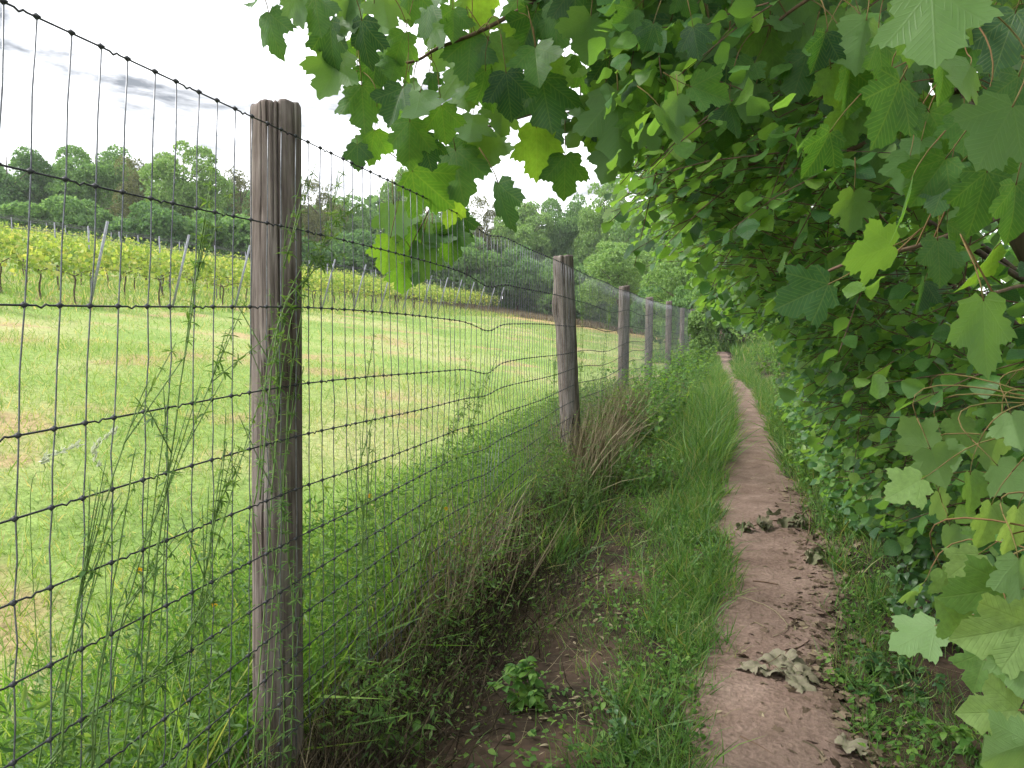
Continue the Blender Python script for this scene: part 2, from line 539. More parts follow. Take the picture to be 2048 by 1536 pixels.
def field_mat():
    m, N, Lk = newmat('meadow_ground')
    tx = N.new("ShaderNodeTexCoord")

    def nz(s, d=5, st=(1, 1, 1)):
        q = N.new("ShaderNodeMapping")
        q.inputs['Scale'].default_value = st
        Lk(tx.outputs['Object'], q.inputs['Vector'])
        n = N.new("ShaderNodeTexNoise")
        n.inputs['Scale'].default_value = s
        n.inputs['Detail'].default_value = d
        Lk(q.outputs[0], n.inputs['Vector'])
        return n.outputs['Fac']
    g = ramp(N, [(0.3, (0.155, 0.245, 0.065)), (0.48, (0.22, 0.305, 0.09)), (0.66, (0.36, 0.355, 0.17))])
    Lk(nz(0.35, 8), g.inputs['Fac'])
    soil = ramp(N, [(0.565, (0, 0, 0)), (0.64, (1, 1, 1))])
    Lk(nz(0.7, 7), soil.inputs['Fac'])
    m1 = N.new("ShaderNodeMixRGB")
    Lk(math_(N, Lk, 'MULTIPLY', soil.outputs[0], 0.55), m1.inputs['Fac'])
    Lk(g.outputs[0], m1.inputs['Color1'])
    m1.inputs['Color2'].default_value = (0.36, 0.22, 0.14, 1)
    # dry hay strip along the wood at the far end
    sx = N.new("ShaderNodeSeparateXYZ")
    Lk(tx.outputs['Object'], sx.inputs[0])
    far = N.new("ShaderNodeMapRange")
    far.inputs['From Min'].default_value = 51
    far.inputs['From Max'].default_value = 55
    Lk(math_(N, Lk, 'ADD', sx.outputs[1], math_(N, Lk, 'MULTIPLY', nz(0.5), 4)), far.inputs['Value'])
    m2 = N.new("ShaderNodeMixRGB")
    Lk(far.outputs[0], m2.inputs['Fac'])
    Lk(m1.outputs[0], m2.inputs['Color1'])
    m2.inputs['Color2'].default_value = (0.50, 0.33, 0.18, 1)
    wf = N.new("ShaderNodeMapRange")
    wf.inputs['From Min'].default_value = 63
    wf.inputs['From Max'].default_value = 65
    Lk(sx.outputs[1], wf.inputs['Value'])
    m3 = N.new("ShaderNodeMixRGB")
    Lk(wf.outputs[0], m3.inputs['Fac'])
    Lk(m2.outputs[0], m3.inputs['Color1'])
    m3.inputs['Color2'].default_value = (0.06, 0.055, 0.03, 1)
    m2 = m3
    hv = N.new("ShaderNodeHueSaturation")
    Lk(math_(N, Lk, 'ADD', math_(N, Lk, 'MULTIPLY', nz(14, 6), 1.2), 0.4), hv.inputs['Value'])
    Lk(m2.outputs[0], hv.inputs['Color'])
    pb = N.new("ShaderNodeBsdfPrincipled")
    pb.inputs['Roughness'].default_value = 0.95
    pb.inputs['Specular IOR Level'].default_value = 0.05
    Lk(hv.outputs[0], pb.inputs['Base Color'])
    bp = N.new("ShaderNodeBump")
    bp.inputs['Strength'].default_value = 0.6
    bp.inputs['Distance'].default_value = 0.05
    Lk(nz(22, 6), bp.inputs['Height'])
    Lk(bp.outputs[0], pb.inputs['Normal'])
    o = N.new("ShaderNodeOutputMaterial")
    Lk(pb.outputs[0], o.inputs['Surface'])
    return m


M['field'] = field_mat()
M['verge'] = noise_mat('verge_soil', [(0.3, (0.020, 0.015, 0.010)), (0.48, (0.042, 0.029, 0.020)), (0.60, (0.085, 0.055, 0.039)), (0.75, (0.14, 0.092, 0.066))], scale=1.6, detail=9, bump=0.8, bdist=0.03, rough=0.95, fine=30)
M['path'] = noise_mat('trodden_soil', [(0.30, (0.090, 0.059, 0.047)), (0.42, (0.168, 0.114, 0.091)), (0.55, (0.215, 0.150, 0.122)), (0.72, (0.31, 0.226, 0.187))], scale=2.6, detail=12, bump=1.0, bdist=0.035, rough=0.97, rough_noise=0.68, fine=55)

# ------------------------------------------------------------------ ground, field, path
def sheet(name, xs, ys, hfun, mat, mask=None):
    X, Y = np.meshgrid(xs, ys)
    Z = hfun(X, Y)
    V = np.stack([X, Y, Z], -1).reshape(-1, 3)
    nx = len(xs)
    i, j = np.meshgrid(np.arange(len(ys) - 1), np.arange(nx - 1), indexing='ij')
    q = np.stack([i * nx + j, i * nx + j + 1, (i + 1) * nx + j + 1, (i + 1) * nx + j], -1).reshape(-1, 4)
    b = B().add(V, q.ravel(), np.full(len(q), 4))
    o = link(name, b.mesh(name, mat))
    o['kind'] = 'structure'
    return o


ys = np.concatenate([np.arange(-12, 12, 0.14), np.arange(12, 40, 0.5), np.arange(40, 100, 2.0), np.arange(100, 201, 20)])
xs_f = -np.concatenate([np.arange(1.32, 8, 0.14), np.arange(8, 30, 0.6), np.arange(30, 90, 3.0), np.arange(90, 200, 30)])[::-1]
xs_v = np.concatenate([[-1.32], np.arange(-1.25, 2.6, 0.07), np.arange(2.6, 12, 0.6), np.arange(12, 60, 6.0), np.arange(60, 201, 35)])
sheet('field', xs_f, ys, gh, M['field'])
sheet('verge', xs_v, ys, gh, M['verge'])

PY = [-12, 0, 2.3, 3.2, 3.8, 5.1, 6, 7, 8.3, 11, 15.4, 18, 20, 27, 33, 36]
PL = [-.05, -.04, .0, .05, .10, .19, .12, .13, .19, .31, .36, .36, .28, .30, .36, .4]
PR = [.42, .43, .45, .42, .55, .72, .72, .68, .70, .75, .82, .74, .62, .62, .66, .64]


def path_lr(y):
    l = np.interp(y, PY, PL)
    r = np.interp(y, PY, PR)
    w = 0.035 * np.sin(y * 3.1) + 0.025 * np.sin(y * 7.7 + 1)
    w2 = 0.035 * np.sin(y * 2.7 + 2) + 0.025 * np.sin(y * 8.9)
    return l + w, r + w2


py_ = np.concatenate([np.arange(-10, 10, 0.05), np.arange(10, 37, 0.25)])
pl, pr = path_lr(py_)
NA = 25
tt = np.linspace(0, 1, NA)
PX = pl[:, None] - 0.12 + (pr - pl + 0.24)[:, None] * tt[None]
PYY = np.repeat(py_[:, None], NA, 1)
edge = np.minimum(tt, 1 - tt)[None]
PZ = gh(PX, PYY) + 0.022 * np.clip(edge / 0.16, 0, 1) - 0.006 + 0.0022 * n2(PX + PYY * .6, PYY - PX * .4, 11.0) + 0.005 * n2(PX, PYY, 2.3)
Vp = np.stack([PX, PYY, PZ], -1).reshape(-1, 3)
ii, jj = np.meshgrid(np.arange(len(py_) - 1), np.arange(NA - 1), indexing='ij')
qp = np.stack([ii * NA + jj, ii * NA + jj + 1, (ii + 1) * NA + jj + 1, (ii + 1) * NA + jj], -1).reshape(-1, 4)
o = link('path', B().add(Vp, qp.ravel(), np.full(len(qp), 4)).mesh('path', M['path']))
o['kind'] = 'structure'

# ------------------------------------------------------------------ wire fence
# fence line: X as a function of Y, bending a little to the right far away
P0 = at(552, 800, 2.3)
FX0 = P0[0]
STEP = 4.76
post_y = [P0[1] - STEP] + [P0[1] + STEP * k for k in range(10)]
post_top = [2.2, 2.15, 2.085, 2.02, 1.99, 2.02, 1.90, 1.93, 1.88, 1.9, 1.9]


def fx(y):
    y = np.asarray(y, float)
    d = np.maximum(y - 16, 0)
    return FX0 + 0.03 * d + 0.0006 * d * d


def rail(y):
    """height offset of the mesh at y: falls a little, sags at the mended place"""
    y = np.asarray(y, float)
    base = np.interp(y, [-3, P0[1], P0[1] + STEP, P0[1] + 2 * STEP, 30, 60], [0, 0, -0.09, -0.13, -0.16, -0.2])
    s = (y - P0[1]) / STEP
    return base - 0.012 * np.sin(math.pi * s) ** 2


WH = [2.05, 1.775, 1.537, 1.30, 1.145, 0.99, 0.845, 0.71, 0.59, 0.475, 0.365, 0.25]
_d = FWD + (968 - 1024) / F * RGT
KINK = float(((FX0 + .088) / _d[0]) * _d[1])


def wire_pt(y, k):
    """a point of line wire k at y along the fence (plane, before stays shear it)"""
    y = np.asarray(y, float)
    dip = -0.042 * np.exp(-((y - KINK) / 0.25) ** 2) * (1 if k < 4 else 0.4)
    far_sag = np.where(y > P0[1] + STEP, -0.05 * np.sin(math.pi * (y - P0[1]) / STEP) ** 2 * (0 if k == 0 else 1), 0)
    z = WH[k] + rail(y) + dip + far_sag + 0.006 * np.sin(y * 2.3 + k) * (y > -9)
    # the mesh hangs on the path side of the posts
    x = fx(y) + 0.088 + 0.012 * np.sin(y * 1.7 + k * 0.8) * (np.abs(np.sin(math.pi * (y - P0[1]) / STEP)))
    x = x + 0.012 * np.exp(-((y - KINK) / 0.3) ** 2)
    return np.stack([x, y, z], -1)


def shear(y, k):
    """how far along the fence stay joints are pulled at wire k"""
    h = (WH[0] - WH[k]) / 1.9
    s = -0.17 * h * np.clip((P0[1] + 0.6 - y) / 1.2, 0.12, 1.1)
    s = s + 0.075 * np.exp(-((y - KINK - 0.22) / 0.28) ** 2) * math.sin(k * 1.35 + .6) * (1 if k > 3 else 0)
    return s


froot = thing('wire_fence', 'long knotted wire mesh fence on weathered round posts beside the path', 'fence', (FX0, P0[1], 0))

for i, (y, top) in enumerate(zip(post_y, post_top)):
    near = i in (1,)
    K = 144 if near else (48 if i in (0, 2) else 20)
    H = 60 if near else (24 if i in (0, 2) else 8)
    rad = [0.08, 0.0745, 0.094, 0.084, 0.082, 0.085, 0.075, 0.08, 0.08, 0.08, 0.08][i]
    th = np.arange(K) * 2 * math.pi / K
    zz = np.concatenate([np.linspace(-0.15, top - 0.03, H), [top - 0.008, top, top + 0.002]])
    rs = np.concatenate([np.ones(H), [0.985, 0.93, 0.5]])
    b = B()
    TH, ZZ = np.meshgrid(th, zz)
    ph = i * 2.1
    r = rad * rs[:, None] * (1 + 0.012 * np.sin(3 * TH + ph + ZZ) + 0.010 * np.sin(5 * TH - ph + 2 * ZZ) + 0.05 * np.clip((0.6 - ZZ), 0, 1)) 
    if i <= 2:
        r = r + 0.0006 * np.sin(23 * TH + 3 * np.sin(ZZ * 2)) + 0.0005 * np.sin(41 * TH + 4 * np.sin(ZZ * 2 + 1))
    # drying cracks; the widest faces the path and runs from the top down
    cracks = {1: [(-.92, 0.028, 0.55, 1.0), (-1.12, 0.018, 0.30, 0.7), (-2.1, 0.012, 0.14, 1.6), (-1.6, 0.012, 0.12, 1.3)],
              2: [(-1.3, 0.05, 0.2, 1.0), (-0.9, 0.05, 0.15, 1.4)]}.get(i, [(-1.2, 0.16, 0.18, 0.7)])
    for (a0, w, dp, ln) in cracks:
        da = (TH - (a0 + 0.03 * np.sin(ZZ * 6 + a0)) + math.pi) % (2 * math.pi) - math.pi
        fall = np.clip((ZZ - (top - ln)) / ln, 0, 1) ** 0.7
        r = r - rad * dp * np.exp(-np.abs(da / w) ** 1.5) * fall
    if i == 2:
        da = (TH - (-2.7) + math.pi) % (2 * math.pi) - math.pi
        r = r + 0.035 * np.exp(-(da / 0.5) ** 2 - ((ZZ - 1.62) / 0.12) ** 2)
    lean = np.array([0.012, -0.07, 0.02, 0.01, 0.02, 0.015, 0.01, 0, 0, 0, 0])[i]
    topn = np.where(ZZ > top - 0.02, 0.006 * np.sin(TH + 1) + 0.003 * np.sin(7 * TH), 0)
    px0, gz = float(fx(y)), float(gh(fx(y), y))
    V = np.stack([px0 + r * np.cos(TH) + (0.05 * (1.5 - ZZ) if i == 2 else 0 * ZZ), y + r * np.sin(TH) + lean * (1.1 - ZZ) * 0.6, ZZ + topn + 0 * gz], -1)
    n = len(zz)
    a, c = np.meshgrid(np.arange(n - 1), np.arange(K), indexing='ij')
    q = np.stack([a * K + c, a * K + (c + 1) % K, (a + 1) * K + (c + 1) % K, (a + 1) * K + c], -1).reshape(-1, 4)
    lo, to = list(q.ravel()) + list(range((n - 1) * K, n * K)), [4] * len(q) + [K]
    b.add(V.reshape(-1, 3), lo, to)
    po = part('fence_post', b, M['wood'], froot)
    if i == 1:
        po['label'] = 'nearest post, split down from its flat top'
    if i == 2:
        po['label'] = 'second post with a bulging knot on its side'

y0f, y1f = -1.2, post_y[-1] + 1.0
stays = np.arange(P0[1] - 0.0735 * 40, y1f, 0.0735)
stays = stays + rng.uniform(-0.006, 0.006, len(stays))
stays = np.where(np.abs(stays - KINK) < 0.5, stays - 0.02 * np.sin((stays - KINK) * 9), stays)
for k in range(12):
    pts = []
    for j in range(len(stays) - 1):
        ya, yb = stays[j] + shear(stays[j], k), stays[j + 1] + shear(stays[j + 1], k)
        pts.append(wire_pt(ya, k))
        if stays[j] < 14:
            if (j * 7 + k) % 3 == 0:       # tension crimp
                for f_, dz in ((0.35, 0.0), (0.48, -0.0045), (0.62, 0.002), (0.72, 0)):
                    w = wire_pt(ya + (yb - ya) * f_, k)
                    w[2] += dz
                    pts.append(w)
    b = B().tube(pts, 0.0021, 6)
    part('line_wire', b, M['wire'], froot)

kn = T([[0, 0, 1], [1, 0, 0], [.7, .7, .2], [0, 1, 0], [-.7, .7, -.2], [-1, 0, 0], [-.7, -.7, .2], [0, -1, 0], [.7, -.7, -.2], [0, 0, -1]],
       [[0, a, a % 8 + 1] for a in range(1, 9)] + [[9, a % 8 + 1, a] for a in range(1, 9)])
kn.V *= np.array([0.0072, 0.0095, 0.0072])
knot_me = B().inst(kn, np.eye(3)[None], np.zeros((1, 3))).mesh('knot', M['wire'])
bs, bk = B(), B()
knots = []
n_st = 0
for j, y in enumerate(stays):
    pts = []
    for k in range(12):
        p = wire_pt(y + shear(y, k), k)
        p[0] += 0.0032
        pts.append(p)
        knots.append(p - np.array([0.0016, 0, 0]))
    pts = np.array(pts)
    mid = 0.5 * (pts[1:] + pts[:-1]) + rng.normal(0, 0.0025, (11, 3)) * np.array([1, 1, 0])
    full = np.empty((23, 3))
    full[0::2], full[1::2] = pts, mid
    full = np.concatenate([full, [full[-1] + [0, 0, -0.12]]])
    if y > -1.6 and n_st < 300:
        n_st += 1
        part('stay_wire', B().tube(full, 0.0016, 5), M['stay'], froot)
    else:
        bs.tube(full, 0.00165, 4, cap=False)
part('stay_wires', bs, M['stay'], froot, 'stuff')
knots = np.array(knots)
kx, ky, kz = proj(knots)
vis = (kz > 0.6) & (kx > -40) & (kx < 2080) & (ky > -40) & (ky < 1580)
order = np.argsort(np.where(vis, kz, 1e9))
for idx in order[:300]:
    put('knot', knot_me, froot, np.eye(3), knots[idx])
oc = T(np.array([[0, 0, 1], [1, 0, 0], [0, 1, 0], [-1, 0, 0], [0, -1, 0], [0, 0, -1]]) * [.0065, .0085, .0065], [[0, a, a % 4 + 1] for a in range(1, 5)] + [[5, a % 4 + 1, a] for a in range(1, 5)])
bk.inst(oc, np.repeat(np.eye(3)[None], len(order) - 300, 0), knots[order[300:]])
part('knots', bk, M['wire'], froot, 'stuff')

# ------------------------------------------------------------------ leaf templates
def lobed_leaf(seed, fold, droop, wave, ring=True, petiole=True, curl=0.0):
    r_ = np.random.default_rng(seed)
    half = np.array([(.06, -.05), (.14, -.10), (.22, -.07), (.31, -.05), (.42, .01), (.385, .07), (.44, .125), (.395, .19), (.385, .225),
                     (.44, .245), (.50, .272), (.56, .32), (.55, .37), (.61, .44), (.65, .545), (.57, .53), (.53, .59), (.47, .57), (.41, .62), (.35, .60),
                     (.285, .60), (.28, .655), (.325, .735), (.295, .75), (.30, .83), (.215, .85), (.155, .935), (.08, .965)])
    c0 = np.array([0, 0.25])
    left = c0 + (half[::-1] * np.array([-1, 1]) - c0) * (1 + r_.normal(0, .03, (len(half), 1)))
    half = c0 + (half - c0) * (1 + r_.normal(0, .03, (len(half), 1)))
    out = np.concatenate([[(0, 0.0)], half, [(0, 1.06)], left])
    c = np.array([0, 0.25])
    n = len(out)
    if ring:
        P2 = np.concatenate([[c]] + [c + (out - c) * q for q in (.25, .5, .75)] + [out])
        F = [[0, 1 + i, 1 + (i + 1) % n] for i in range(n)] + \
            [[1 + k * n + i, 1 + k * n + n + i, 1 + k * n + n + (i + 1) % n, 1 + k * n + (i + 1) % n] for k in range(3) for i in range(n)]
    else:
        keep = [0] + [i for i in range(1, n) if i % 2 == 1 or i == n // 2]
        out = out[keep]
        n = len(out)
        P2 = np.concatenate([[c], out])
        F = [[0, 1 + i, 1 + (i + 1) % n] for i in range(n)]
    x, y = P2[:, 0], P2[:, 1]
    z = fold * (np.sqrt(x * x + .0025) - .05) - droop * (np.clip(y, 0, 2) ** 2 + 0.6 * x * x) + wave * np.sin(x * 9 + seed) * np.sin(y * 7 + seed * 2) * (np.abs(x) + .2)
    z = z - curl * np.clip(np.abs(x) - .3, 0, 1) ** 2 * 3
    V = np.stack([x, y, z], -1)
    uv = np.stack([x + 0.5, y], -1)
    mi = [0] * len(F)
    V, F = list(map(list, V)), [list(map(int, f)) for f in F]
    uv = list(map(list, uv))
    if petiole:
        pts = np.array([[0, .02, .0], [0, -.2, .05], [.01, -.45, .15], [.02, -.75, .32]])
        bb = B().tube(pts, [.012, .011, .011, .014], 4)
        off = len(V)
        V += [list(v) for v in bb.v[0]]
        uv += [[0.5, 0.2]] * len(bb.v[0])
        l, k = list(bb.l[0] + off), 0
        for tct in bb.t[0]:
            F.append([int(v) for v in l[k:k + tct]])
            mi.append(1)
            k += tct
    return T(V, F, uv, mi)


SYC = [lobed_leaf(1, .10, .10, .03), lobed_leaf(2, .30, .16, .04), lobed_leaf(3, -.18, .22, .04), lobed_leaf(4, .05, .34, .05, curl=.4),
       lobed_leaf(5, .6, .14, .03), lobed_leaf(6, -.1, .05, .05, curl=.6)]
SYC_LO = [lobed_leaf(11, .15, .15, .05, ring=False, petiole=False), lobed_leaf(12, -.2, .25, .06, ring=False, petiole=False)]
PET = np.array([.02, -.75, .32])


def round_leaf(seed, fold, droop, wv, tooth=True, aspect=0.86, n=9):
    r_ = np.random.default_rng(seed)
    a = np.linspace(0, 1, n)
    w = np.sin(np.pi * a ** 0.85) ** 0.62 * 0.5 * aspect
    w[0], w[-1] = 0.03, 0.0
    yy = a * 0.94
    yy[-1] = 1.03
    V, uv = [], []
    for i in range(n):
        jt = (1 + (0.025 if i % 2 else -0.02)) if tooth else 1
        V.append([0, yy[i], 0])
        V.append([w[i] * jt, yy[i] + 0.02 * (i % 2), 0])
        V.append([-w[i] * jt, yy[i] + 0.02 * ((i + 1) % 2), 0])
    V = np.array(V)
    V[:, 2] = fold * np.abs(V[:, 0]) - droop * V[:, 1] ** 2 + wv * np.sin(V[:, 1] * 8 + seed) * np.abs(V[:, 0])
    uv = np.stack([V[:, 0] + .5, V[:, 1]], -1)
    F = []
    for i in range(n - 1):
        c0, r0, l0, c1, r1, l1 = [3 * i + q for q in (0, 1, 2)] + [3 * i + 3 + q for q in (0, 1, 2)]
        if i == n - 2:
            F += [[c0, r0, c1], [c0, c1, l0]]
        else:
            F += [[c0, r0, r1, c1], [c0, c1, l1, l0]]
    return T(V, F, uv)


HAZ = [round_leaf(1, .18, .12, .12, aspect=.95, n=11), round_leaf(2, -.12, .22, .16, aspect=.9, n=11), round_leaf(3, .4, .1, .1, aspect=.95, n=11), round_leaf(4, .05, .3, .2, aspect=1.0, n=11)]
HAZ_LO = [round_leaf(5, .2, .15, .1, tooth=False, n=4), round_leaf(6, -.1, .25, .1, tooth=False, n=4)]
HAZ_MID = [round_leaf(15, .18, .12, .12, tooth=False, aspect=.95, n=6), round_leaf(16, -.12, .24, .16, tooth=False, aspect=.9, n=6), round_leaf(17, .4, .1, .1, tooth=False, aspect=.95, n=6)]
OV_LO = [round_leaf(18, .3, .25, .1, tooth=False, aspect=.66, n=4)]
NARROW = [round_leaf(7, .3, .3, .0, tooth=False, aspect=.34, n=5), round_leaf(8, .3, -.1, 0, tooth=False, aspect=.3, n=5)]
OVATE = [round_leaf(9, .3, .25, .1, aspect=.62, n=6), round_leaf(10, .15, .4, .1, aspect=.7, n=6)]


def add_mixed(b, tmpls, Mx, P):
    idx = rng.integers(0, len(tmpls), len(P))
    for i, t in enumerate(tmpls):
        k = idx == i
        b.inst(t, Mx[k], P[k])
    return b


# ------------------------------------------------------------------ sycamore over the path
def mesh_variants(name, tmpls, mats):
    return [B().inst(t, np.eye(3)[None], np.zeros((1, 3))).mesh(name, mats) for t in tmpls]


SYC_ME = mesh_variants('leaf', SYC, [M['syc'], M['petiole']])

TREE_BASE = np.array([1.55, 2.3, float(gh(1.55, 2.3)) - 0.05])
syc = thing('sycamore_tree', 'sycamore tree whose leafy boughs hang over the path and fence from the right', 'tree', TREE_BASE)


def curve(pts, n=24, wob=0.0):
    pts = np.asarray(pts, float)
    t = np.linspace(0, len(pts) - 1, n)
    i = np.clip(t.astype(int), 0, len(pts) - 2)
    f = (t - i)[:, None]
    p0, p1 = pts[np.maximum(i - 1, 0)], pts[i]
    p2, p3 = pts[i + 1], pts[np.minimum(i + 2, len(pts) - 1)]
    c = 0.5 * (2 * p1 + (p2 - p0) * f + (2 * p0 - 5 * p1 + 4 * p2 - p3) * f ** 2 + (3 * p1 - p0 - 3 * p2 + p3) * f ** 3)
    if wob:
        c[1:-1] += np.cumsum(rng.normal(0, wob, c[1:-1].shape), 0) * 0.3
    return c


crotch = np.array([1.35, 2.6, 3.2])
trunk_pts = curve([TREE_BASE, [1.30, 2.25, .8], at(1985, 330, 2.35), at(1925, 60, 2.5), crotch, [1.2, 2.8, 4.5], [1.1, 3.0, 6.2]], 40, .004)
trunk_r = np.interp(np.linspace(0, 1, 40), [0, .1, .5, 1], [.085, .062, .05, .02])
part('trunk', B().tube(trunk_pts, trunk_r, 12), M['bark'], syc)
branch_lines = [
    (curve([trunk_pts[20], at(1500, -120, 2.9), at(1240, -60, 2.9), at(1078, 0, 2.85), at(960, 60, 2.8), at(882, 92, 2.8), at(830, 118, 2.75), at(770, 128, 2.7), at(715, 138, 2.65)], 46, .003), .013, .0025),
    (curve([trunk_pts[17], at(1600, 100, 3.0), at(1430, 138, 3.1), at(1290, 175, 3.15), at(1215, 192, 3.15), at(1120, 225, 3.15)], 30, .003), .016, .003),
    (curve([at(1215, 192, 3.15), at(1090, 220, 3.3), at(1000, 245, 3.35), at(940, 268, 3.35), at(868, 312, 3.35), at(795, 372, 3.3)], 26, .003), .010, .003),
    (curve([at(1078, 0, 2.85), at(900, -30, 2.6), at(760, -20, 2.45), at(640, -10, 2.35), at(560, -15, 2.3)], 26, .003), .009, .003),
    (curve([at(1560, -150, 2.9), at(1500, 0, 2.7), at(1420, 60, 2.7), at(1330, 90, 2.75), at(1220, 90, 2.8)], 22, .003), .010, .003),
    (curve([trunk_pts[15], at(1800, 250, 2.4), at(1700, 300, 2.4), at(1560, 330, 2.6), at(1450, 330, 2.7)], 22, .003), .012, .003),
    (curve([trunk_pts[12], at(1900, 470, 1.9), at(1800, 500, 1.75), at(1700, 520, 1.75), at(1620, 560, 1.8)], 22, .003), .008, .003),
    (curve([trunk_pts[16], at(1950, 100, 1.7), at(1900, -80, 1.4), at(1860, -60, 1.25)], 16, .003), .010, .004),
    (curve([trunk_pts[19], at(1750, -60, 2.2), at(1640, -20, 2.1), at(1540, 50, 2.2)], 16, .003), .012, .004),
    (curve([trunk_pts[24], [0.4, 3.2, 4.1], [-.6, 3.6, 4.2], [-1.6, 3.9, 3.9]], 24, .006), .02, .004),
    (curve([trunk_pts[28], [0.5, 1.6, 4.6], [-.5, .8, 4.7], [-1.3, .2, 4.4]], 24, .006), .018, .004),
    (curve([trunk_pts[30], [1.0, 4.6, 5.0], [.4, 6.0, 5.2], [0, 7.2, 5.0]], 24, .006), .018, .004),
    (curve([trunk_pts[26], [2.2, 1.6, 4.2], [2.8, .6, 4.6]], 20, .006), .018, .004),
    (curve([at(868, 312, 3.35), at(880, 360, 3.45), at(860, 420, 3.6), at(835, 470, 3.7), at(815, 515, 3.7)], 18, .002), .005, .002),
    (curve([trunk_pts[13], at(2120, 560, 1.8), at(2040, 570, 1.5), at(1985, 585, 1.38)], 14, .002), .006, .003),
]
for pts, r0, r1 in branch_lines:
    part('branch', B().tube(pts, np.linspace(r0, r1, len(pts)), 6), M['twig'], syc)
BR = np.concatenate([p for p, _, _ in branch_lines])

# (px, py, width px, tip angle in the picture [deg, -90 = down], depth m)
hand = [(540, 62, 100, -92, 2.3), (598, 12, 92, -75, 2.35), (515, 2, 60, -110, 2.3), (634, 27, 95, -80, 2.35), (661, 89, 110, -100, 2.45), (726, 85, 105, -90, 2.35),
        (706, 40, 95, -20, 2.4), (798, 92, 80, -100, 2.6), (665, 150, 115, -105, 2.5), (747, 155, 90, -95, 2.65), (726, 212, 105, -85, 2.6), (791, 208, 95, -110, 2.55),
        (744, 292, 80, -95, 2.7), (715, 312, 60, -100, 2.65), (818, 283, 105, -100, 2.9), (853, 300, 90, -70, 2.95), (836, 219, 110, -95, 2.8), (887, 246, 85, -80, 2.9),
        (942, 258, 95, -95, 3.2), (928, 178, 105, -85, 2.9), (979, 178, 95, -70, 2.8), (1017, 184, 100, -80, 2.7), (938, 113, 110, -100, 2.8), (853, 34, 90, -100, 2.7),
        (907, 44, 80, -80, 2.75), (959, 48, 85, -95, 2.85), (880, 68, 70, -60, 2.8), (996, 113, 95, -60, 2.8), (1072, 123, 110, -90, 2.75), (1058, 61, 100, -100, 2.85),
        (1109, 51, 110, -100, 2.75), (1174, 79, 135, -95, 2.6), (1092, 202, 140, -80, 2.8), (1003, 236, 90, -95, 3.1), (979, 301, 90, -92, 3.25), (928, 305, 90, -85, 3.3),
        (1075, 303, 120, -75, 3.0), (1130, 348, 95, -82, 3.0), (1195, 262, 100, -100, 2.9), (1236, 250, 165, -80, 2.7), (1219, 325, 90, -95, 2.8), (914, 345, 125, -80, 3.2),
        (862, 376, 130, -45, 3.25), (1003, 409, 112, -88, 3.1), (908, 420, 75, -100, 3.6), (791, 444, 90, -95, 3.6), (822, 480, 95, -85, 3.7), (776, 508, 85, -100, 3.55),
        (838, 525, 95, -90, 3.7), (900, 485, 90, -95, 3.8), (920, 455, 80, -80, 3.8), (805, 555, 70, -90, 3.7), (860, 470, 90, -90, 3.75), (1160, 215, 85, -95, 3.0), (1106, 263, 90, -80, 3.1),
        (1215, 160, 100, -85, 2.9), (1270, 58, 95, -100, 2.8), (1277, 95, 110, -95, 2.7), (1027, 89, 90, -90, 2.9), (1126, 143, 90, -85, 3.0), (1045, 20, 90, -90, 2.9),
        (770, 20, 100, -85, 2.5), (815, 0, 90, -95, 2.6), (690, 0, 90, -70, 2.4), (960, 5, 90, -90, 2.8), (1150, 10, 110, -90, 2.7), (1220, 20, 110, -85, 2.7),
        (1330, 90, 120, -95, 2.6), (1380, 30, 120, -85, 2.6), (1420, 110, 130, -90, 2.5), (1545, 90, 135, -80, 2.3), (1450, 180, 140, -90, 2.4), (1500, 205, 110, -100, 2.3),
        (1600, 150, 110, -105, 2.2), (1640, 305, 110, -115, 1.9), (1690, 250, 110, -95, 2.1), (1555, 250, 100, -90, 2.4), (1720, 90, 130, -95, 1.9), (1700, 180, 110, -75, 2.0),
        (1590, 30, 120, -100, 2.2), (1780, 220, 150, -110, 1.6), (1740, 60, 90, -60, 2.0),
        (1868, 50, 190, -93, 1.2), (1950, 90, 110, -120, 1.6), (2010, 80, 130, -100, 1.5), (1990, 270, 165, -115, 1.25), (1925, 160, 120, -125, 1.4), (1810, 415, 135, -97, 1.45),
        (1740, 505, 125, -170, 1.6), (1610, 590, 130, -165, 1.7), (1860, 360, 110, -110, 1.6), (1700, 420, 95, -100, 2.0), (1960, 400, 130, -100, 1.5), (1880, 520, 110, -95, 1.7),
        (1965, 668, 160, -85, 1.3), (1845, 590, 75, -95, 1.9), (1900, 480, 90, -80, 1.8), (1960, 540, 110, -120, 1.6), (2030, 420, 120, -90, 1.35), (1760, 330, 90, -80, 2.1),
        (1880, 260, 110, -70, 1.8), (2030, 200, 120, -95, 1.4), (1800, 130, 100, -90, 1.9)]


def leaf_obj(tree, me_list, px, py, wpx, ang, z, hero=False):
    s = wpx / F * z / 1.02 * (.88 if z > 1.6 else .97)
    p = at(px, py, z)
    a = R(ang) + rng.normal(0, .12)
    tip = math.cos(a) * RGT + math.sin(a) * UPV + rng.normal(0, .25) * FWD
    tip = unit(tip)
    n = -FWD * (1 if rng.random() < .62 else -1) + rng.normal(0, .35, 3) + np.array([0, 0, .3])
    Mx = frames(tip[None], n[None], [s])[0]
    base = p - Mx @ np.array([0, .45, 0])
    put('leaf', me_list[int(rng.choice([0, 1])) if z < 1.75 else int(rng.integers(0, len(me_list)))], tree, Mx, base)
    e = base + Mx @ PET
    return np.concatenate([e, unit(Mx @ np.array([.01, -.30, .17]))])


ends = [leaf_obj(syc, SYC_ME, *h) for h in hand]
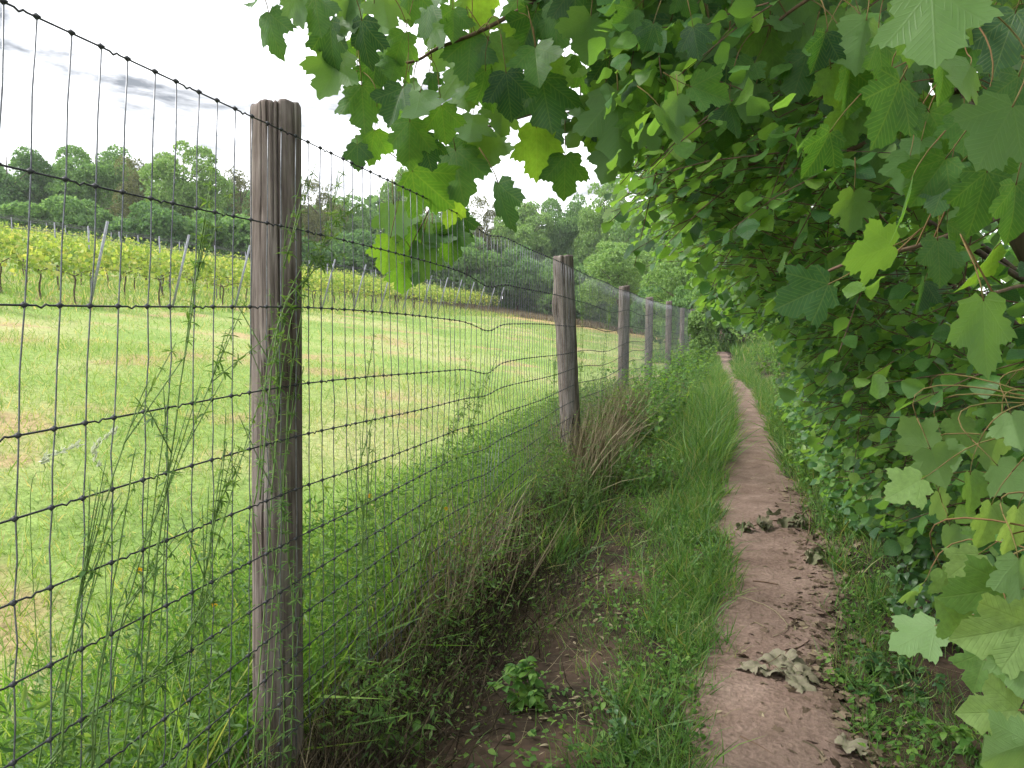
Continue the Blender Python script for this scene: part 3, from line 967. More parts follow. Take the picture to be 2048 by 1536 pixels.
# more leaves of the same boughs between them
over = [(620, -60), (620, 60), (690, 190), (760, 240), (840, 260), (900, 330), (960, 250), (1010, 290), (1060, 230), (1130, 240), (1200, 270), (1270, 260), (1400, 250),
        (1560, 260), (1700, 330), (1800, 420), (2100, 480), (2100, -60)]
count = len(hand)
placed = [(h[0], h[1]) for h in hand]
tries = 0
while count < 300 and tries < 9000:
    tries += 1
    px, py = rng.uniform(600, 2090), rng.uniform(-60, 480)
    if not in_poly(np.array([px]), np.array([py]), over)[0]:
        continue
    md = 44 if px < 1230 else 26
    if px < 1230 and rng.random() < .45:
        continue
    if min((px - a) ** 2 + (py - b_) ** 2 for a, b_ in placed) < md * md:
        continue
    placed.append((px, py))
    if px < 1250:
        z = rng.uniform(2.6, 3.3)
    else:
        z = rng.uniform(1.9, 3.4) if px < 1750 else rng.uniform(1.5, 2.8)
    ends.append(leaf_obj(syc, SYC_ME, px, py, rng.uniform(.075, .135) / z * F, rng.normal(-92, 22), z))
    count += 1

# twigs from every petiole to the nearest bough, and the crown above the picture
bt = B()
for e_ in ends:
    e, dr = e_[:3], e_[3:]
    d = np.linalg.norm(BR - e, axis=1)
    q = BR[np.argmin(d)]
    if d.min() > .26:
        continue
    dd = np.linalg.norm(q - e)
    tt_ = np.linspace(0, 1, 9)[:, None]
    c = (1 - tt_) ** 2 * q + 2 * (1 - tt_) * tt_ * (e + dr * dd * .55) + tt_ ** 2 * e
    bt.tube(c, np.linspace(.0022, .0012, 9), 4, cap=False)
part('twigs', bt, M['petiole'], syc, 'stuff')
fill = [(640, -60), (650, 60), (700, 180), (780, 230), (850, 250), (950, 200), (1000, 260), (1100, 240), (1200, 300), (1300, 260), (1500, 250), (1700, 300), (1800, 420), (2100, 450), (2100, -60)]
q_ = np.stack([rng.uniform(640, 2090, 1100), rng.uniform(-60, 450, 1100)], -1)
q_ = q_[in_poly(q_[:, 0], q_[:, 1], fill)]
q_ = q_[(q_[:, 0] > 1150) | (rng.random(len(q_)) < .3)]
zf = np.where(q_[:, 0] < 1200, rng.uniform(2.8, 3.4, len(q_)), rng.uniform(2.4, 4.0, len(q_)))
Pf = np.stack([at(a, b_, z_) for (a, b_), z_ in zip(q_, zf)])
tf = np.array([0, 0, -1.]) + rng.normal(0, .5, Pf.shape)
nf = np.array([.2, -.7, .5]) * np.where(rng.random(len(Pf)) < .6, 1, -1)[:, None] + rng.normal(0, .5, Pf.shape)
part('foliage', add_mixed(B(), SYC_LO, frames(tf, nf, rng.uniform(.06, .11, len(Pf))), Pf), [M['syc'], M['petiole']], syc, 'stuff')

n = 1700
P = np.stack([rng.uniform(-1.9, 4.0, n), rng.uniform(-2.2, 8.5, n), rng.uniform(2.7, 6.5, n)], -1)
d2 = ((P[:, 0] - .9) / 3.0) ** 2 + ((P[:, 1] - 3) / 5.4) ** 2 + ((P[:, 2] - 4.4) / 2.2) ** 2
u, v, z = proj(P)
inview = (z > .3) & (u > -120) & (u < 2170) & (v > -110)
P = P[(d2 < 1) & ~inview]
tipd = rv(len(P)) * .6 + np.array([0, 0, -.6])
Mx = frames(tipd, np.array([0, 0, 1.]) + rv(len(P)) * .7, rng.uniform(.1, .17, len(P)))
part('foliage', add_mixed(B(), SYC_LO, Mx, P), [M['syc'], M['petiole']], syc, 'stuff')

# ------------------------------------------------------------------ sycamore saplings by the path (right)
SAP = [
    ('sycamore_sapling', 'young sycamore sapling with pale green lobed leaves at the hedge foot', (1.25, 2.25),
     [(1830, 868, 92, 130, 2.0), (1872, 930, 95, -75, 1.95), (1812, 975, 95, -150, 1.9), (1900, 905, 60, -60, 2.0), (1945, 985, 95, -80, 1.8), (1985, 900, 90, -100, 1.9),
      (1925, 860, 80, -60, 2.1), (2020, 960, 95, -60, 1.7), (1880, 1010, 75, -80, 2.0), (1975, 1050, 110, -95, 1.7), (2030, 1060, 110, -80, 1.6), (1900, 1080, 70, -100, 1.95),
      (2030, 860, 85, -90, 1.8), (1990, 830, 70, -90, 2.0)]),
    ('sycamore_sapling', 'low sycamore shoot with broad leaves filling the lower right edge of the photo', (1.12, 1.75),
     [(1962, 1185, 140, -165, 1.5), (1832, 1275, 105, -150, 1.6), (1905, 1235, 90, 120, 1.55), (1995, 1265, 150, -160, 1.4), (1990, 1425, 125, -175, 1.4), (1820, 1185, 70, -160, 1.8),
      (1900, 1165, 80, -60, 1.75), (2040, 1330, 120, -90, 1.4), (1960, 1340, 90, -120, 1.5), (2010, 1500, 130, -170, 1.35), (1930, 1130, 90, -130, 1.7), (2035, 1170, 120, -100, 1.45)])]
SAP_ME = mesh_variants('leaf', SYC, [M['syc_pale'], M['petiole']])
for nm, lab, (bx, by), lst in SAP:
    base = np.array([bx, by, float(gh(bx, by)) - .02])
    root = thing(nm, lab, 'sapling', base)
    es = [leaf_obj(root, SAP_ME, *h) for h in lst]
    es = np.array(es)
    top = np.mean(es[:, :3], 0) + np.array([.15, 0, .25])
    st = curve([base, 0.5 * (base + top) + np.array([.06, 0, 0]), top], 14, .003)
    part('stem', B().tube(st, np.linspace(.011, .004, 14), 7), M['redstem'], root)
    bt = B()
    for e_ in es:
        e, dr = e_[:3], e_[3:]
        q = st[np.argmin(np.linalg.norm(st - e, axis=1) + .3 * np.maximum(st[:, 2] - e[2], 0))]
        dd = np.linalg.norm(q - e)
        tt_ = np.linspace(0, 1, 9)[:, None]
        bt.tube((1 - tt_) ** 2 * q + 2 * (1 - tt_) * tt_ * (e + dr * dd * .5) + tt_ ** 2 * e, np.linspace(.0026, .0014, 9), 5)
    part('twigs', bt, M['petiole'], root, 'stuff')
# one brown dead leaf caught on the low shoot
o = put('dead_leaf', B().inst(SYC[3], np.eye(3)[None], np.zeros((1, 3))).mesh('dead_leaf', [M['brownleaf'], M['petiole']]), None,
        frames(np.array([[.1, .1, -1.]]), np.array([[-.6, -.8, .2]]), [.06])[0], at(1968, 1320, 1.5))
tag(o, 'crumpled tan dead leaf hanging among the low sycamore leaves', 'leaf')

# ------------------------------------------------------------------ hazel hedge on the right
HEDGE = [(1165, 445), (1258, 545), (1300, 540), (1360, 500), (1420, 640), (1500, 655), (1560, 670), (1590, 745), (1560, 800), (1590, 850), (1650, 1000), (1740, 1050),
         (1830, 1110), (1880, 1200), (2000, 1300), (2400, 1500), (2400, -400), (1180, -400), (1215, 330)]


def hedge_x(h, y):
    return np.interp(h, [0, .3, .7, 1.1, 1.5, 2.0, 2.6, 3.4, 5.0], [1.15, 1.0, .85, .72, .40, -.1, -.5, -.65, .2]) + .12 * np.sin(y * 2.1 + h * 2) + .08 * np.sin(y * 5.3 - h * 3)


def spray_leaves(P, D, n_l, size, droopy=.35):
    """leaves alternating along twigs that start at P and run along D"""
    N = len(P)
    k = np.arange(n_l)
    ln = rng.uniform(.25, .45, N)
    s = (k[None] + .8) / n_l * ln[:, None]
    side = unit(np.cross(D, np.array([0, 0, 1.]) + rng.normal(0, .25, (N, 3))))
    pos = P[:, None] + D[:, None] * s[..., None] - np.array([0, 0, .25]) * (s[..., None] ** 2)
    sg = np.where(k % 2, 1., -1.)[None, :, None]
    tip = D[:, None] * .55 + side[:, None] * sg * .85 + rng.normal(0, .22, (N, n_l, 3)) - np.array([0, 0, droopy])
    nor = np.array([-.35, -.15, .9]) + rng.normal(0, .42, (N, n_l, 3))
    sz = rng.uniform(.75, 1.2, (N, n_l)) * size
    tw = (P, P + D * ln[:, None] - np.array([0, 0, .25]) * (ln[:, None] ** 2))
    return pos.reshape(-1, 3), tip.reshape(-1, 3), nor.reshape(-1, 3), sz.ravel(), tw


HAZ_ME = mesh_variants('leaf', HAZ, [M['hazel']])
hz_specs = [
    (2.6, 1.3, 800, .068, 'nearest hazel bush of the hedge, just behind the sycamore stem'),
    (4.1, 1.3, 950, .066, 'hazel bush with round leaves rising beside the withered branch on the path'),
    (5.8, 1.5, 1000, .066, 'hazel bush whose twigs reach farthest left over the path'),
    (7.8, 1.6, 900, .070, 'hazel bush shading the path where the nettles begin'),
    (10.2, 1.9, 700, .085, 'farthest of the round leaved hazel bushes along the path')]
for hi, (yc, hw, ns_, sz, lab) in enumerate(hz_specs):
    base = np.array([1.75, yc, float(gh(1.75, yc)) - .05])
    root = thing('hazel_bush', lab, 'bush', base, 'hazel bushes of the hedge')
    y = yc + rng.normal(0, hw * .55, ns_ * 3)
    h = rng.uniform(.25, 4.6, ns_ * 3)
    depth = np.abs(rng.normal(0, .5, ns_ * 3))
    x = hedge_x(h, y) + depth + .12
    P = np.stack([x, y, h], -1)
    P = P[(x < 3.2)][:int(ns_ * 1.7)]
    D = unit(np.array([-.75, -.1, .05]) + rng.normal(0, .5, P.shape))
    pos, tip, nor, s_, tw = spray_leaves(P, D, 6, sz)
    u, v, z = proj(pos)
    front = z > .2
    wob = 22 * n2(pos[:, 1] * 1.0, pos[:, 2], 4.0)
    ok = (z > 2.0) & in_poly(u + wob * (v > 560), v + wob * .5, HEDGE)
    ok |= ~front | (u > 2120) | (v < -60)
    ok &= (z > 2.0) | (pos[:, 0] > 1.1)
    u0, v0, z0 = proj(tw[0])
    u1, v1, z1 = proj(tw[1])
    tok = in_poly(u0, v0, HEDGE) & in_poly(u1, v1, HEDGE) & (z0 > 2) & (z1 > 2)
    pos, tip, nor, s_, u, v, z = [q[ok] for q in (pos, tip, nor, s_, u, v, z)]
    Mx = frames(tip, nor, s_)
    seen = (u > -20) & (u < 2068) & (v > -20) & (v < 1556) & (z > 0)
    outer = pos[:, 0] - hedge_x(pos[:, 2], pos[:, 1])
    rank = np.argsort(np.where(seen, z + outer * 2.0, 1e9))
    first = rank[:300]
    for q in first:
        put('leaf', HAZ_ME[int(rng.integers(0, 4))], root, Mx[q], pos[q])
    rest = rank[300:]
    part('foliage', add_mixed(B(), HAZ_MID if hi < 4 else HAZ_LO, Mx[rest], pos[rest]), [M['hazel']], root, 'stuff')
    bt = B()
    for a, c in zip(tw[0][tok], tw[1][tok]):
        bt.tube(np.array([a, .5 * (a + c) + [0, 0, .015], c]), [.003, .0022, .0012], 4, cap=False)
    part('twigs', bt, M['twig'], root, 'stuff')
    for k in range(7):
        yy = yc + rng.normal(0, hw * .5)
        hh = rng.uniform(2.2, 4.2)
        tipx = float(hedge_x(hh, yy)) + .5
        pts = curve([base + rng.normal(0, .12, 3) * [1, 1, 0], [1.7, .5 * (yc + yy), hh * .5], [tipx + .5, yy, hh * .85], [tipx, yy, hh]], 16, .006)
        part('stem', B().tube(pts, np.linspace(.02, .006, 16), 6), M['bark'], root)

# deep inside of the hedge: dark, dense and not countable
n = 8500
y = rng.uniform(1.2, 13, n)
h = .05 + 4.3 * rng.uniform(0, 1, n) ** 1.5
x = hedge_x(h, y) + .75 + np.abs(rng.normal(0, .5, n))
P = np.stack([x, y, h], -1)
u, v, z = proj(P)
P = P[(in_poly(u, v, HEDGE) & (z > 2.2)) | (u > 2140)]
Mx = frames(rv(len(P)) + [0, 0, -.4], np.array([-.5, -.2, .6]) + rv(len(P)) * .8, rng.uniform(.07, .11, len(P)))
o = link('hedge_interior', add_mixed(B(), HAZ_LO, Mx, P).mesh('hedge_interior', [M['hazel']]))
tag(o, 'dense shaded mass of leaves inside the hedge', 'hedge', kind='stuff')

n = 3200
y = rng.uniform(1.3, 14, n)
h = 2.9 * rng.uniform(0, 1, n) ** 1.3
x = rng.uniform(2.2, 3.6, n)
P = np.stack([x, y, h], -1)
u, v, z = proj(P)
P = P[in_poly(u, v, HEDGE) | (u > 2100)]
Mx = frames(rv(len(P)) + [0, 0, -.4], np.array([-.7, -.3, .5]) + rv(len(P)) * .6, rng.uniform(.11, .16, len(P)))
tag(link('hedge_back', add_mixed(B(), HAZ_LO, Mx, P).mesh('hedge_back', [M['hazel']])), 'far side of the leafy hedge seen through its gaps', 'hedge', kind='stuff')
n = 5500  # hedge continued unseen behind the camera, added to block sky and deepen shade
y = rng.uniform(-9, 1.2, n)
h = rng.uniform(.05, 4.6, n)
x = 1.15 + .25 * np.sin(y * 2) - .25 * np.clip(h - 1.5, 0, 3) + np.abs(rng.normal(0, .7, n))
P = np.stack([x, y, h], -1)
u, v, z = proj(P)
P = P[(z < .2) | (u > 2180)]
Mx = frames(rv(len(P)) + [0, 0, -.4], np.array([-.5, -.2, .6]) + rv(len(P)) * .8, rng.uniform(.10, .15, len(P)))
tag(link('hedge', add_mixed(B(), HAZ_LO, Mx, P).mesh('hedge', [M['hazel']])), 'leafy hedge going on beside the path behind the viewpoint', 'hedge', kind='stuff')

# ------------------------------------------------------------------ brambles and ivy at the hedge foot
n = 7000
y = rng.uniform(3.4, 9.5, n)
t = rng.uniform(0, 1, n)
x = 1.0 + .05 * (y - 3) * 0 + rng.normal(0, .05, n) + t * 1.1 + .12 * np.sin(y * 3)
hmax = np.clip(.15 + .75 * t, 0, .85)
h = gh(x, y) + hmax * np.sqrt(rng.uniform(.1, 1, n))
P = np.stack([x, y, h], -1)
Mx = frames(unit(np.array([-.6, -.2, -.25]) + rng.normal(0, .6, (n, 3))), np.array([-.4, -.3, .8]) + rng.normal(0, .35, (n, 3)), rng.uniform(.035, .065, n))
base = np.array([1.5, 5.5, .1])
root = thing('bramble_thicket', 'low dark green bramble thicket sprawling at the foot of the hedge', 'bramble', base)
sel = np.argsort(P[:, 1] + rng.uniform(0, 4, n))[:300]
BRM = mesh_variants('leaf', OVATE, [M['bramble']])
for q in sel:
    put('leaf', BRM[int(rng.integers(0, 2))], root, Mx[q] * 1.1, P[q])
mask = np.ones(n, bool)
mask[sel] = False
part('foliage', add_mixed(B(), OV_LO, Mx[mask], P[mask]), [M['bramble']], root, 'stuff')
for k in range(16):
    yy = rng.uniform(3.6, 9)
    a = np.array([1.6, yy, .1])
    c = np.array([1.0 + rng.uniform(0, .3), yy + rng.normal(0, .5), rng.uniform(.15, .4)])
    part('cane', B().tube(curve([a, .5 * (a + c) + [0, 0, rng.uniform(.3, .5)], c], 12), np.linspace(.004, .002, 12), 5), M['redstem'], root)

# ------------------------------------------------------------------ grasses
def blade(seed, bend, w, n=4):
    V, F = [], []
    for i in range(n):
        a = i / (n - 1)
        ww = w * (1 - a ** 1.6) * .5
        z = a * (1 - .25 * bend * a)
        y = bend * a * a
        if i == n - 1:
            V.append([0, y, z])
        else:
            V += [[-ww, y, z], [ww, y, z]]
    for i in range(n - 2):
        F.append([2 * i, 2 * i + 1, 2 * i + 3, 2 * i + 2])
    F.append([2 * (n - 2), 2 * (n - 2) + 1, 2 * (n - 1)])
    return T(V, F)


BL = [blade(0, .15, .030), blade(1, .45, .035), blade(2, .8, .04), blade(3, .3, .022)]
BL3 = [blade(0, .15, .03, 3), blade(1, .45, .036, 3), blade(2, .8, .042, 3)]
BL_FAT = [blade(0, .2, .10, 3), blade(1, .5, .12, 3)]


def grass(name, x, y, hgt, mat, tmpl=BL, lean=.25, wscale=1.0):
    n = len(x)
    P = np.stack([x, y, gh(x, y) - .01], -1)
    a = rng.uniform(0, 6.283, n)
    up = unit(np.array([0, 0, 1.]) + rng.normal(0, lean, (n, 3)) * [1, 1, 0])
    f = np.stack([np.cos(a), np.sin(a), np.zeros(n)], -1)
    xx = unit(np.cross(f, up))
    ff = np.cross(up, xx)
    hh = np.asarray(hgt).reshape(-1, 1)
    Mx = np.stack([xx * hh * wscale, ff * hh, up * hh], -1)
    b = add_mixed(B(), tmpl, Mx, P)
    o = link(name, b.mesh(name, [mat]))
    return o


def clumpy(n, x0, x1, y0, y1, f=3.0, thr=0.0, power=1.0):
    x = rng.uniform(x0, x1, n)
    y = y0 + (y1 - y0) * rng.uniform(0, 1, n) ** power
    k = n2(x, y, f) > thr + rng.normal(0, .25, n)
    return x[k], y[k]


def tufts(x, y, h, m, sp=.035):
    n = len(x)
    xx = (x[:, None] + rng.normal(0, sp, (n, m))).ravel()
    yy = (y[:, None] + rng.normal(0, sp, (n, m))).ravel()
    return xx, yy, (h[:, None] * rng.uniform(.35, 1.15, (n, m))).ravel()


# left of the path: a strip of thick grass along the path, thin on the bare shaded soil
def verge_left():
    n = 3600
    y = 1.3 + 30 * rng.uniform(0, 1, n) ** 1.9
    l, r_ = path_lr(y)
    w = np.interp(y, [1.3, 2.6, 3.6, 5, 8, 14, 30], [.36, .32, .28, .5, .6, .7, .9])
    x = l - .03 - np.abs(rng.normal(0, .6, n)) * w + rng.normal(0, .03, n)
    hgt = np.interp(y, [1, 4, 6, 8, 12, 16, 30], [.13, .16, .19, .24, .32, .25, .25]) * rng.uniform(.45, 1.4, n)
    k = (x > fx(y) + .05) & (n2(x, y, 3.3) > np.where(y < 5, -.3, -.75) + rng.normal(0, .3, n))
    return tufts(x[k], y[k], hgt[k], 16)


x, y, hg = verge_left()
fr = y > 4.5
tag(grass('far_verge_grass', x[fr], y[fr], hg[fr], M['grass'], BL3, lean=.5), 'grass strip farther along the path', 'grass', kind='stuff')
x, y, hg = x[~fr], y[~fr], hg[~fr]
tag(grass('verge_grass', x, y, hg, M['grass'], lean=.55), 'thick green grass between the path and the fence', 'grass', kind='stuff')
x, y = clumpy(9000, -1.2, -.1, 1.4, 9, 2.5, .1)
tag(grass('verge_weeds', x, y, rng.uniform(.05, .14, len(x)), M['grass'], lean=.5), 'sparse short grass on the bare shaded soil', 'grass', kind='stuff')
n = 2300
y = 1.3 + 26 * rng.uniform(0, 1, n) ** 1.6
l, r_ = path_lr(y)
x = r_ + .06 + np.abs(rng.normal(0, .36, n)) + np.where(y < 3.6, .06, 0)
hg = np.interp(y, [1, 3, 4, 6, 10, 16, 30], [.10, .11, .2, .2, .30, .24, .26]) * rng.uniform(.5, 1.3, n)
k = n2(x, y, 2.2) > -.35 + rng.normal(0, .2, n)
x, y, hg = tufts(x[k], y[k], hg[k], 14)
tag(grass('bank_grass', x, y, hg, M['grass'], lean=.6), 'green grass on the bank right of the path', 'grass', kind='stuff')

n = 1000
y = 7.5 + 12 * rng.uniform(0, 1, n) ** 1.2
l, r_ = path_lr(y)
x = l - .05 - np.abs(rng.normal(0, .22, n))
x, y, hg = tufts(x, y, rng.uniform(.3, .6, n), 8, .05)
tag(grass('seeding_grass', x, y, hg, M['grass'], lean=.5, wscale=.6), 'taller pale grass leaning over the left path edge farther on', 'grass', kind='stuff')
n = 9000
x = rng.uniform(-2.2, 5, n)
y = rng.uniform(26, 46, n)
l, r_ = path_lr(y)
k = (x < l - .25) | (x > r_ + .25) | (y > 36)
tag(grass('rough_grass', x[k], y[k], rng.uniform(.25, .6, k.sum()), M['grass'], BL_FAT, lean=.4, wscale=.8), 'rough grass where the path ends', 'grass', kind='stuff')

# meadow beyond the fence
n = 88000
rr = 1.6 + 13 * rng.uniform(0, 1, n) ** .8
th = rng.uniform(R(0), R(75), n)
x, y = -rr * np.sin(th) , rr * np.cos(th)
k = x < -1.5
x, y = x[k], y[k]
kk = n2(x, y, .9) > -.45 + rng.normal(0, .5, len(x))
x, y = x[kk], y[kk]
tag(grass('meadow_grass', x, y, rng.uniform(.05, .16, len(x)), M['meadow'], BL3, lean=.6, wscale=1.3), 'short yellowing meadow grass beyond the fence', 'grass', kind='stuff')
n = 78000
y = 4 + 54 * rng.uniform(0, 1, n) ** 1.4
x = -1.5 - rng.uniform(0, 1, n) * 24
k = (rng.random(n) < np.clip((np.hypot(x, y) - 6) / 9, 0, 1)) & (n2(x, y, .7) > -.6 + rng.normal(0, .4, n))
tag(grass('far_meadow_grass', x[k], y[k], rng.uniform(.07, .2, k.sum()), M['meadow'], BL_FAT, lean=.6, wscale=.65), 'far part of the yellow green meadow', 'grass', kind='stuff')
# lush tall growth right behind the fence
n = 20000
y = -.2 + 14 * rng.uniform(0, 1, n) ** 1.3
x = -1.36 - np.abs(rng.normal(0, 1, n)) * np.interp(y, [0, 3, 6, 14], [.55, .8, .9, .5])
hg = rng.uniform(.16, .5, n) * np.clip(1.25 - .5 * (-1.36 - x), .35, 1.2)
tag(grass('lush_grass', x, y, hg, M['lush'], BL3, lean=.5, wscale=.8), 'tall lush grass just behind the wire mesh', 'grass', kind='stuff')
# straw hugging the foot of the mesh
n = 5200
y = 1.7 + 13 * rng.uniform(0, 1, n) ** 1.25
x = fx(y) + .06 + rng.normal(0, .11, n)
den = n2(x * 0 + 3, y, 1.9) > -.5 + rng.normal(0, .3, n)
hg = rng.uniform(.2, .78, n) * (0.75 + .3 * np.sin(y * 2.2))
tag(grass('dry_grass', x[den], y[den], hg[den], M['straw'], [BL[0], BL[1], BL[3]], lean=.3, wscale=.36), 'brown dead grass stems standing along the foot of the fence', 'grass', kind='stuff')
n = 3500
y = 4.2 + 9 * rng.uniform(0, 1, n) ** 1.2
x = fx(y) + .25 + np.abs(rng.normal(0, .15, n))
tag(grass('shaded_grass', x, y, rng.uniform(.12, .35, n), M['grass'], lean=.5), 'dark shaded grass at the foot of the fence on the path side', 'grass', kind='stuff')

FINE = [T([[0, 0, 0], [.13, .5, .06], [0, 1, -.08], [-.13, .5, .06]], [[0, 1, 2], [0, 2, 3]]), T([[0, 0, 0], [.10, .45, .05], [0, 1, -.25], [-.10, .45, .05]], [[0, 1, 2], [0, 2, 3]])]
# small creeping leaves among the grass of both verges
n = 15000
y = 1.3 + 9 * rng.uniform(0, 1, n) ** 1.3
l, r_ = path_lr(y)
x = np.where(rng.random(n) < .68, l - .02 - rng.gamma(2.0, .16, n), r_ + .1 + np.abs(rng.normal(0, .35, n)))
k = (n2(x, y, 4.0) > -.1 + rng.normal(0, .25, n)) & (x > -1.25)
x, y = x[k], y[k]
b = B()
add_mixed(b, OV_LO, frames(rv(len(x)) * [1, 1, .35], np.array([0, 0, 1.]) + rv(len(x)) * .5, rng.uniform(.014, .034, len(x))), np.stack([x, y, gh(x, y) + rng.uniform(.01, .07, len(x))], -1))
tag(link('ground_cover', b.mesh('ground_cover', [M['weed']])), 'small creeping leaves among the verge grass', 'ground cover', kind='stuff')
# fine leafy weeds crowding the far side of the mesh
n = 52000
y = -.1 + 11 * rng.uniform(0, 1, n) ** 1.3
d = np.abs(rng.normal(0, .42, n))
x = -1.34 - d + .04 * rng.normal(0, 1, n)
top = (.62 + .16 * np.sin(y * 2.9) + .1 * np.sin(y * 6.1)) * np.clip(1.15 - .75 * d, .2, 1.1)
P = np.stack([x, y, gh(x, y) + top * rng.uniform(.03, 1, n) ** 1.25], -1)
b = add_mixed(B(), FINE, frames(rv(n) * [1, 1, .7], np.array([0, 0, .6]) + rv(n), rng.uniform(.02, .055, n)), P)
tag(link('leafy_weeds', b.mesh('leafy_weeds', [M['cleaver']])), 'tangle of fine leaved weeds behind the lower wires', 'weeds', kind='stuff')

n = 16000
y = 2.0 + 9 * rng.uniform(0, 1, n) ** 1.1
d = np.abs(rng.normal(0, .16, n))
x = fx(y) + .1 + d
top = np.clip(.34 + .2 * np.sin(y * 3.7 + 1) + .06 * (y - 2), .08, .8) * np.clip(1.1 - 1.6 * d, .2, 1)
k = n2(y, y * 0 + 2, 2.3) > -.25 + rng.normal(0, .3, n)
P = np.stack([x, y, gh(x, y) + top * rng.uniform(.02, 1, n)], -1)[k]
n = len(P)
b = add_mixed(B(), FINE, frames(rv(n) * [1, 1, .7], np.array([0, 0, .6]) + rv(n), rng.uniform(.018, .045, n)), P)
tag(link('fence_weeds', b.mesh('fence_weeds', [M['cleaver']])), 'fine green weeds growing up through the wire on the path side', 'weeds', kind='stuff')
# dead brown tangle: low thatch below the mesh with shade in its colour, and a tall clump round the third post
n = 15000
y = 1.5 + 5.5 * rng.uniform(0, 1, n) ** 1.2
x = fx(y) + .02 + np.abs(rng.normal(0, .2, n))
tag(grass('shade_toned_dead_thatch', x, y, rng.uniform(.06, .34, n), M['thatch'], BL3, lean=.75, wscale=.5), 'dark brown dead tangle below the wires', 'grass', kind='stuff')
n = 2200
t_ = rng.normal(0, 1, n)
y = np.where(rng.random(n) < .45, 7.0, 9.2) + t_ * .55
x = fx(y) + .16 + rng.normal(0, .12, n)
tag(grass('dead_weed_clump', x, y, rng.uniform(.35, .95, n), M['straw'], [BL[0], BL[1], BL[3]], lean=.35, wscale=.4), 'brown dead weeds leaning on the mesh around the second and third posts', 'weeds', kind='stuff')

# ------------------------------------------------------------------ broad-leaved weeds
def weed_mesh(seed, H, W, n_st, leaf, tmpl, per=14):
    """upright stems carrying leaves; returns stem and leaf builders"""
    bs, bl = B(), B()
    for k in range(n_st):
        a, d = rng.uniform(0, 6.28), W * math.sqrt(rng.uniform(0, 1))
        b0 = np.array([d * math.cos(a) * .7, d * math.sin(a) * .7, 0])
        hh = H * rng.uniform(.6, 1.05)
        tp = b0 + np.array([math.cos(a) * d * .5, math.sin(a) * d * .5, hh]) + rng.normal(0, .04, 3)
        c = curve([b0, .5 * (b0 + tp) + rng.normal(0, .03, 3), tp], 8)
        bs.tube(c, np.linspace(.0045, .0015, 8), 4, cap=False)
        m = per
        f = rng.uniform(.15, 1, m)
        p = np.stack([np.interp(f, np.linspace(0, 1, 8), c[:, q]) for q in range(3)], -1)
        az = rng.uniform(0, 6.28, m)
        tip = np.stack([np.cos(az), np.sin(az), rng.uniform(-.5, .35, m)], -1)
        add_mixed(bl, tmpl, frames(tip, np.array([0, 0, 1.]) + rv(m) * .35, leaf * rng.uniform(.6, 1.2, m) * (1.25 - .6 * f)), p)
    return bs, bl


def weed(name, label, cat, x, y, H, W, n_st, leaf, tmpl, mat, group=None, per=14, smat=None):
    z = float(gh(x, y))
    root = thing(name, label, cat, (x, y, z), group)
    bs, bl = weed_mesh(0, H, W, n_st, leaf, tmpl, per)
    link('stems', bs.mesh('stems', smat or M['gstem']), root)['kind'] = 'stuff'
    link('foliage', bl.mesh('foliage', mat), root)['kind'] = 'stuff'
    return root


